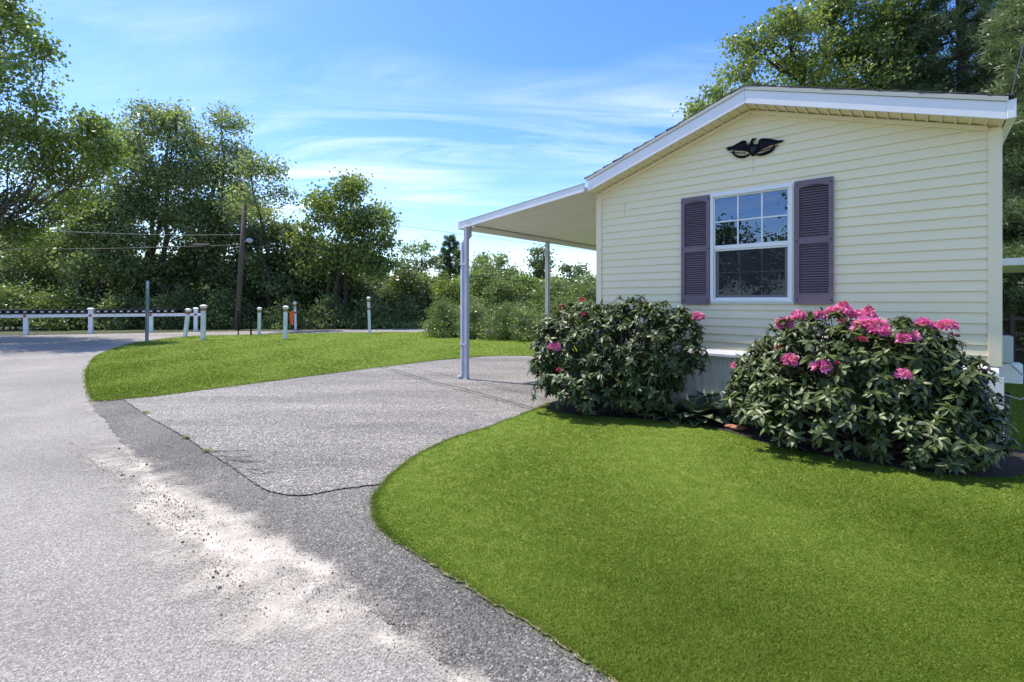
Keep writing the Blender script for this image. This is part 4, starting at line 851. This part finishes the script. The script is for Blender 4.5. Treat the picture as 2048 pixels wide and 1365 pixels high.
# shrubs
SGp = 'wild shrubs along the road'
def shrub(label, px, Y, blobs, lm, seed, L=.12, twig=3.0, per=26, group=SGp, name='shrub', sig=.2, bark='bark', Wr=.6):
    return T(name, label, gb(px, Y), [bl_(a, b_, Y + dy, c, d) for (a, b_, dy, c, d) in blobs], lm, L=L, per=per, twig=twig, trunk_r=.06, sig=sig, seed=seed, cat='shrub', group=group, fork=.2, stems=[gb(px, Y), gb(px + 12, Y + .3), gb(px - 14, Y + .2)], crown='foliage', Wr=Wr, bark=bark)
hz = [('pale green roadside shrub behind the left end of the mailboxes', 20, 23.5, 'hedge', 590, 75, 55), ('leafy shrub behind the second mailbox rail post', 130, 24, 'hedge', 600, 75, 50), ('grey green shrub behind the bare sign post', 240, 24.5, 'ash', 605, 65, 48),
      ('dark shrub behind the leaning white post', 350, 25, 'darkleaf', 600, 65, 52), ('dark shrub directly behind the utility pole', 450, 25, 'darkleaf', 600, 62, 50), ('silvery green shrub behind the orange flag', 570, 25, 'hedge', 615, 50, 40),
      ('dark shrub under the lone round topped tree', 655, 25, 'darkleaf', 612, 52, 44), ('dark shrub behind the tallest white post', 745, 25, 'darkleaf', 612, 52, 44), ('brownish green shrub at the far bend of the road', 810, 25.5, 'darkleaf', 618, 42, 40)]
for i, (lb, px, Y, lm, cy, rx, ry) in enumerate(hz):
    R_ = random.Random(i); shrub(lb, px, Y, [(px, cy + 12, 0, rx * .8, ry), (px - rx * .5, cy + 25, -.3, rx * .6, ry * .7), (px + rx * .5, cy + 22, .2, rx * .6, ry * .75), (px, cy + 42, -.5, rx * .9, ry * .4)], lm, 50 + i, L=.13, twig=3.0)
yz = [('bright lime shrub, leftmost of the sunlit thicket', 800, 30, 'lime', 595, 48, 44), ('dark green round shrub on top of the thicket near the airy tree', 850, 31, 'oak', 575, 36, 32), ('lime green shrub behind the carport post', 900, 30, 'lime', 585, 45, 42), ('tall yellow green shrub below the pointed tree', 960, 32, 'lime', 560, 40, 46),
      ('mixed green shrub in the middle of the thicket', 1005, 29, 'hedge', 590, 48, 42), ('lime shrub behind the second carport post', 1060, 30, 'lime', 585, 46, 40), ('bushy bright shrub right of the second carport post', 1105, 28, 'hedge', 592, 42, 42), ('sunlit shrub nearest the house corner', 1170, 27, 'hedge', 600, 48, 44), ('shrub just behind the house wall edge', 1240, 27, 'hedge', 600, 55, 44)]
for i, (lb, px, Y, lm, cy, rx, ry) in enumerate(yz):
    cy -= 12; rx *= 1.15
    shrub(lb, px, Y, [(px, cy, 0, rx * .75, ry * .85), (px - rx * .5, cy + 22, -.3, rx * .6, ry * .8), (px + rx * .5, cy + 18, .2, rx * .6, ry * .8), (px, cy + 45, -.5, rx, ry * .6)], lm, 70 + i, L=.14, twig=3.0, group='sunlit thicket behind the hedge')
# rounded hedge shrubs in front
hh_ = [('rounded hedge shrub at the left end beside the road', 890, 19.0, 634, 50, 58), ('clipped hedge shrub left of the carport post', 945, 18.2, 634, 48, 58), ('hedge shrub behind the carport post and downspout', 1000, 17.6, 640, 46, 56), ('hedge shrub between the two carport posts', 1050, 17.2, 642, 44, 56), ('hedge shrub at the right end behind the flowering bush', 1110, 17.0, 640, 50, 58), ('hedge shrub behind the house corner', 1175, 17.2, 640, 50, 58)]
for i, (lb, px, Y, cy, rx, ry) in enumerate(hh_):
    shrub(lb, px, Y, [(px, cy - 8, 0, rx, ry * .75), (px - rx * .3, cy + 15, -.5, rx * .8, ry * .6), (px + rx * .35, cy + 12, .4, rx * .8, ry * .6), (px, cy + 33, -.35, rx * 1.0, ry * .38), (px, cy + 33, .5, rx * 1.0, ry * .38)], 'hedge', 90 + i, L=.07, twig=8, per=40, group='rounded hedge at the lawn edge', name='hedge_shrub', sig=.11, bark='barkl')
# stuff: thicket mass and far woodland
def mass(name, label, n, xr, yr, top, lm, L, seed, base=0):
    R = np.random.default_rng(seed); x = R.uniform(*xr, n); y = R.uniform(*yr, n)
    ht = top * (.72 + .2 * np.sin(x * .45 + seed) + .14 * np.sin(x * 1.1 + y * .5) + .08 * np.sin(x * 2.7)); z = base + ht * R.random(n) ** .75
    C = np.stack([x, y, z], 1) + R.normal(0, .1, (n, 3)); V = leafcloud(C, L, L * .62, R)
    o = np_obj(name, V.reshape(-1, 3), np.arange(4 * n).reshape(-1, 4), M[lm], rnd=np.clip(.5 + .3 * np.sin(x * 2.1 + z * 1.7) + R.normal(0, .2, n), 0, 1)); return tag(o, label, 'undergrowth', kind='stuff')
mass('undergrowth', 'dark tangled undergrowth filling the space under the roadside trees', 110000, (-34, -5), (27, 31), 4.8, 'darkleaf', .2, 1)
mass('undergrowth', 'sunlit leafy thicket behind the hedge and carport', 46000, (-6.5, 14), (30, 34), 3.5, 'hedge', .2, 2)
mass('woodland', 'pale distant woodland beyond the roadside thicket', 52000, (-62, -11), (46, 52), 7.4, 'hedge', .34, 3)
mass('woodland', 'low distant woodland behind the sunlit thicket', 22000, (-11, 30), (46, 52), 4.4, 'hedge', .30, 13)
mass('undergrowth', 'leafy green undergrowth behind the dark fence at the right', 16000, (8.5, 20), (12.6, 14.2), 2.1, 'hedge', .11, 5)
mass('roadside_grass', 'rough weeds along the far kerb of the road', 14000, (-24, 4), (24.2, 26.0), .45, 'hedge', .10, 6)
print('leaves', tot)

# fence at the right
fe = empty('fence', (8.6, 9.0, 0), 0, 'dark brown wooden rail fence with wire mesh beyond the right side of the house', 'fence')
for i in range(4): MB().box(-.05, .05, -.05, .05, 0, 1.15).build('post', M['fence'], fe).location = (i * 1.1, .35 * i, 0)
for z in (.45, .75, 1.05): MB().tube([(-.3, -.07, z), (3.4, 1.05, z)], .03, 6).build('rail', M['fence'], fe)
ms_ = MB()
for i in range(34): ms_.box(i * .1 - .002, i * .1 + .002, i * .1 * .318 - .002, i * .1 * .318 + .002, 0, 1.1)
for z in np.arange(.1, 1.1, .1): ms_.tube([(0, 0, z), (3.3, 1.05, z)], .002, 4)
ms_.build('wire_mesh', M['fence'], fe)

# reflected trees behind the viewer, seen in the window
RG = 'trees behind the viewer mirrored in the window'
T('maple_tree', 'tree mirrored in the left side of the window', (-9.9, -1.0, 0), [(-9.9, -1.0, 2.6, 1.4, 1.4, 1.3), (-10.6, -.3, 4.7, 1.1, 1.1, 1.2), (-9.4, -1.4, 3.8, 1.2, 1.2, 1.2), (-8.5, -2.2, 2.6, 1.3, 1.3, 1.3)], 'darkleaf', L=.14, per=26, twig=3, seed=40, group=RG)
T('maple_tree', 'tree mirrored in the right side of the window', (-7.2, -3.6, 0), [(-7.4, -3.4, 3.0, 1.4, 1.4, 1.5), (-6.9, -4.0, 5.4, 1.3, 1.3, 1.4), (-6.2, -4.6, 7.2, 1.5, 1.5, 1.4), (-6.0, -4.8, 4, 1.5, 1.5, 1.7), (-5.6, -5.2, 6, 1.5, 1.5, 1.6)], 'darkleaf', L=.14, per=26, twig=3, seed=41, group=RG)

# ---------------------------------------------------------------- rhododendrons
ROW = np.array([0, .3, .7, 1.0]); RW = np.array([.25, .95, .85, .06])
def long_leaves(C, Dn, Nn, L, Wd, droop, R):         # curved, folded leaves: 12 verts each
    n = len(C); side = np.cross(Dn, Nn); side /= np.linalg.norm(side, axis=1)[:, None] + 1e-9
    rows = []
    for k in range(4):
        u = ROW[k]; c = C + Dn * (L * u)[:, None] - Nn * (L * droop * u * u)[:, None]
        w = side * (Wd * RW[k] / 2)[:, None]; lift = Nn * (Wd * RW[k] * .14)[:, None]
        rows += [c - w + lift, c, c + w + lift]
    V = np.stack(rows, 1); f = []
    for k in range(3):
        for j in range(2): f.append((k * 3 + j, k * 3 + j + 1, k * 3 + j + 4, k * 3 + j + 3))
    return V, (np.array(f)[None] + 12 * np.arange(n)[:, None, None]).reshape(-1, 4)
def hitblobs(px, py, B, bury=.02):
    r = np.array(((px - CX) / F, 1, (HY - py) / F)); best = None; o = np.array((0, 0, H)); tmin = 1e9; near = (1e9, None)
    for (x, y, z, a, b2, c) in B:
        k = np.array((a, b2, c)); oo = (o - [x, y, z]) / k; dd = r / k; A_ = dd @ dd; B_ = 2 * oo @ dd; C_ = oo @ oo - 1; dl = B_ * B_ - 4 * A_ * C_
        if dl >= 0:
            t = (-B_ - math.sqrt(dl)) / (2 * A_)
            if t < tmin: tmin = t; best = o + r * t
        else:
            t = -B_ / (2 * A_); m_ = dl
            if -dl < near[0]: near = (-dl, o + r * t)
    return best if best is not None else near[1]
def rhodo(label, B, base, nros, seed, flowers, buds, holes=()):
    R = np.random.default_rng(seed); t = empty('rhododendron', (*base, .03), 0, label, 'shrub', 'rhododendrons before the gable wall'); O = np.array((*base, .03))
    B = np.array(B); areas = (B[:, 3] * B[:, 5]); pick = R.choice(len(B), nros, p=areas / areas.sum()); d = R.normal(0, 1, (nros, 3)); d /= np.linalg.norm(d, axis=1)[:, None]
    d[:, 2] = np.where(d[:, 2] < -.75, -d[:, 2] * .4, d[:, 2]); d /= np.linalg.norm(d, axis=1)[:, None]
    rad = 1 + R.normal(0, .075, (nros, 1)) - (R.random((nros, 1)) < .38) * R.uniform(.08, .4, (nros, 1)); P = B[pick, :3] + d * B[pick, 3:6] * rad
    inside = np.zeros(nros, bool)
    for i, b_ in enumerate(B): inside |= ((((P - b_[:3]) / b_[3:6]) ** 2).sum(1) < .42)
    P, d = P[~inside], d[~inside]; k = P[:, 2] > .05; P, d = P[k], d[k]; n = len(P)
    ax = d * .75 + [0, 0, .95] + R.normal(0, .22, (n, 3)); ax /= np.linalg.norm(ax, axis=1)[:, None]
    LV, LF, LR = [], [], []; off = 0
    ref = np.cross(ax, [0.3, .9, .1]); ref /= np.linalg.norm(ref, axis=1)[:, None]; b_ = np.cross(ax, ref)
    K = 11; low = P[:, 2] / B[:, 2].max()
    for j in range(K):
        a = j * 2.4 + R.uniform(0, 6.28, n) * .12 + (np.arange(n) * 1.7 % 6.28); el = R.uniform(-.45, .35, n) + (.9 if j > K - 3 else 0)
        rd = ref * np.cos(a)[:, None] + b_ * np.sin(a)[:, None]; Dn = rd * np.cos(el)[:, None] + ax * np.sin(el)[:, None]; Nn = ax * np.cos(el)[:, None] - rd * np.sin(el)[:, None]
        L = R.uniform(.065, .112, n) * (.7 if j > K - 3 else 1); V, f = long_leaves(P + R.normal(0, .006, (n, 3)), Dn, Nn, L, L * R.uniform(.33, .44, n), R.uniform(.1, .55, n), R)
        LV.append(V.reshape(-1, 3)); LF.append(f + off); off += len(V) * 12; LR.append(np.repeat(np.clip(R.beta(1.6, 2.2, n) + (.25 if j > K - 3 else 0), 0, 1), 6))
    np_obj('foliage', np.concatenate(LV) - O, np.concatenate(LF), M['rhodo'], t, rnd=np.concatenate(LR), smooth=True)
    SG = []; cb = np.array((*base, .03))
    for q in range(0, n, 3):
        m_ = cb + (P[q] - cb) * [.55, .55, .45] + R.normal(0, .06, 3); st = cb + R.normal(0, .12, 3) * [1, 1, 0]
        SG.append((*(st - O), *(m_ - O), .013, .009)); SG.append((*(m_ - O), *(P[q] - O), .008, .004))
    sv, sf = segs_mesh(SG); np_obj('branches', sv, sf, M['bark'], t)
    def petal_ball(p, r, nf, mt, name, tight):
        V, Fc, rn = [], [], []
        dirs = ball(R, nf, .01); dirs[:, 2] = np.abs(dirs[:, 2]) * .9 - .12; dirs /= np.linalg.norm(dirs, axis=1)[:, None]
        for dq in dirs:
            c = dq * r * R.uniform(.35, .55) * (1, .6)[tight]; u = np.cross(dq, R.normal(0, 1, 3)); u /= np.linalg.norm(u); w = np.cross(dq, u); sh = R.random()
            for k5 in range(5):
                a = k5 * 1.2566 + R.normal(0, .12); a2 = a + .62; op = (.62, .2)[tight]; ln_ = r * R.uniform(.40, .58)
                e1 = u * math.cos(a) + w * math.sin(a); e2 = u * math.cos(a2) + w * math.sin(a2); e0 = u * math.cos(a - .62) + w * math.sin(a - .62)
                s0 = len(V); V += [c + e1 * r * .02, c + dq * ln_ * .65 + e0 * ln_ * op * .8, c + dq * ln_ * .95 + e1 * ln_ * op * 1.35, c + dq * ln_ * .65 + e2 * ln_ * op * .8]
                Fc.append((s0, s0 + 1, s0 + 2, s0 + 3)); rn.append(min(1, max(0, sh * .7 + R.uniform(0, .3))))
        o = np_obj(name, np.array(V) , Fc, M[mt], t, rnd=rn); o.location = tuple(np.array(p) - O); return o
    for (px, py, r) in flowers: petal_ball(hitblobs(px, py, B), r, 24, 'pink', 'blossom', 0)
    for (px, py, r) in buds: petal_ball(hitblobs(px, py, B) + np.array((0, -.02, .02)), r * 1.15, 18, 'bud', 'bud', 1)
    return n
def wb(s, v, z, a, b2, c): q = wl(s, v); return (q[0], q[1], z, a, b2, c)
n1 = rhodo('broad dark green rhododendron with few blooms at the left corner of the gable', [wb(.40, .95, .78, .72, .62, .60), wb(.92, .72, .82, .68, .60, .58), wb(.22, 1.0, .60, .50, .5, .55), wb(1.30, .62, .88, .46, .45, .46), wb(.65, 1.05, .40, .78, .60, .42), wb(1.05, .85, .38, .45, .5, .36)], wl(.7, .85), 1600, 60,
     [(1108, 697, .085), (1396, 637, .085)], [(1124, 617, .05), (1119, 628, .045), (1160, 607, .06), (1168, 603, .05), (1169, 634, .05), (1117, 745, .05), (1390, 633, .04)])
n2 = rhodo('rhododendron covered in pink blossoms at the right corner of the gable', [wb(3.0, .72, .72, .62, .55, .52), wb(3.45, .68, .70, .62, .5, .50), wb(2.62, .75, .50, .46, .50, .46), wb(3.72, .65, .54, .46, .48, .44), wb(3.1, .98, .38, .72, .48, .36), wb(3.84, .72, .34, .36, .40, .32), wb(2.42, .80, .36, .30, .40, .32), wb(3.7, .9, .3, .5, .45, .3)], wl(3.2, .8), 2100, 61,
     [(1570, 652, .10), (1597, 636, .085), (1635, 637, .075), (1668, 630, .09), (1684, 625, .10), (1706, 634, .08), (1733, 634, .085), (1730, 655, .11), (1752, 658, .10), (1764, 666, .07), (1846, 652, .08), (1858, 656, .07), (1895, 655, .08), (1812, 680, .075), (1822, 676, .07), (1579, 724, .085), (1643, 738, .09), (1472, 735, .065), (1805, 752, .065)],
     [(1905, 678, .055), (1556, 701, .05), (1678, 648, .045), (1723, 686, .05), (1715, 682, .04), (1737, 623, .05), (1684, 613, .05), (1831, 659, .04), (1970, 748, .04), (1670, 733, .04), (1866, 660, .05)])
print('rosettes', n1, n2)
# hostas
for i, (px, py, r, lb) in enumerate(((1345, 848, .26, 'hosta with white edged leaves under the left rhododendron'), (1402, 853, .32, 'largest hosta with pale rimmed leaves between the two rhododendrons'), (1450, 850, .25, 'dark hosta touching the pink flowering rhododendron'), (1430, 822, .28, 'hosta against the house skirting behind the other hostas'))):
    R = np.random.default_rng(300 + i); x, y = gp(px, py); t = empty('hosta', (x, y + .12, .03), 0, lb, 'hosta', 'hostas between the rhododendrons'); n = 38; r *= .8
    a = np.arange(n) * 2.4; el = R.uniform(.3, 1.25, n); Dn = np.stack([np.cos(a) * np.cos(el), np.sin(a) * np.cos(el), np.sin(el)], 1); Nn = np.stack([-np.cos(a) * np.sin(el), -np.sin(a) * np.sin(el), np.cos(el)], 1)
    L = R.uniform(.8, 1.2, n) * r * .85; st = Dn * (r * .35) 
    dr_ = R.uniform(.3, .7, n); V, f = long_leaves(st, Dn, Nn, L, L * .62, dr_, R); np_obj('leaves', V.reshape(-1, 3), f, M['hosta'], t, rnd=np.repeat(R.random(n), 6), smooth=True)
    V2, f2 = long_leaves(st - Nn * .004, Dn, Nn, L * 1.05, L * .72, dr_, R)
    np_obj('leaf_rim', V2.reshape(-1, 3), f2, M['hostar'], t, rnd=np.repeat(R.random(n), 6), smooth=True)
# terracotta stones by the bed
for i, (px, py, s, lb) in enumerate(((1462, 862, .055, 'small reddish stone at the bed edge, left of its twin'), (1478, 866, .07, 'flat reddish stone at the bed edge beside the pink flowering bush'))):
    x, y = gp(px, py); me = MB().lathe([(s * .6, 0), (s, s * .2), (s * .9, s * .45), (s * .4, s * .6)], 9).build('edging_stone', M['brick'], smooth=True); me.location = (x, y, .035); me.scale = (1.3, .8, 1); tag(me, lb, 'stone', 'reddish stones at the bed edge')
# weeds in the seam
for i, (px, py, lb) in enumerate(((371, 880, 'largest weed tuft growing in the driveway seam'), (293, 829, 'small weed tuft in the seam nearest the far lawn'), (415, 907, 'weed tuft in the seam beside the branching cracks'))):
    R = np.random.default_rng(400 + i); x, y = gp(px, py); n = 40; a = R.uniform(0, 6.28, n); P = np.stack([R.normal(0, .03, n), R.normal(0, .012, n), np.zeros(n)], 1); h = R.uniform(.01, .035, n)
    e = np.stack([np.cos(a), np.sin(a), np.ones(n) * .9], 1) * h[:, None]; s_ = np.stack([-np.sin(a), np.cos(a), np.zeros(n)], 1) * .006
    V = np.stack([P, P + e * .5 + s_, P + e, P + e * .5 - s_], 1); o = np_obj('weed', V.reshape(-1, 3), np.arange(4 * n).reshape(-1, 4), M['weed'], rnd=R.random(n)); o.location = (x, y, .017); tag(o, lb, 'weed', 'weeds in the driveway seam')
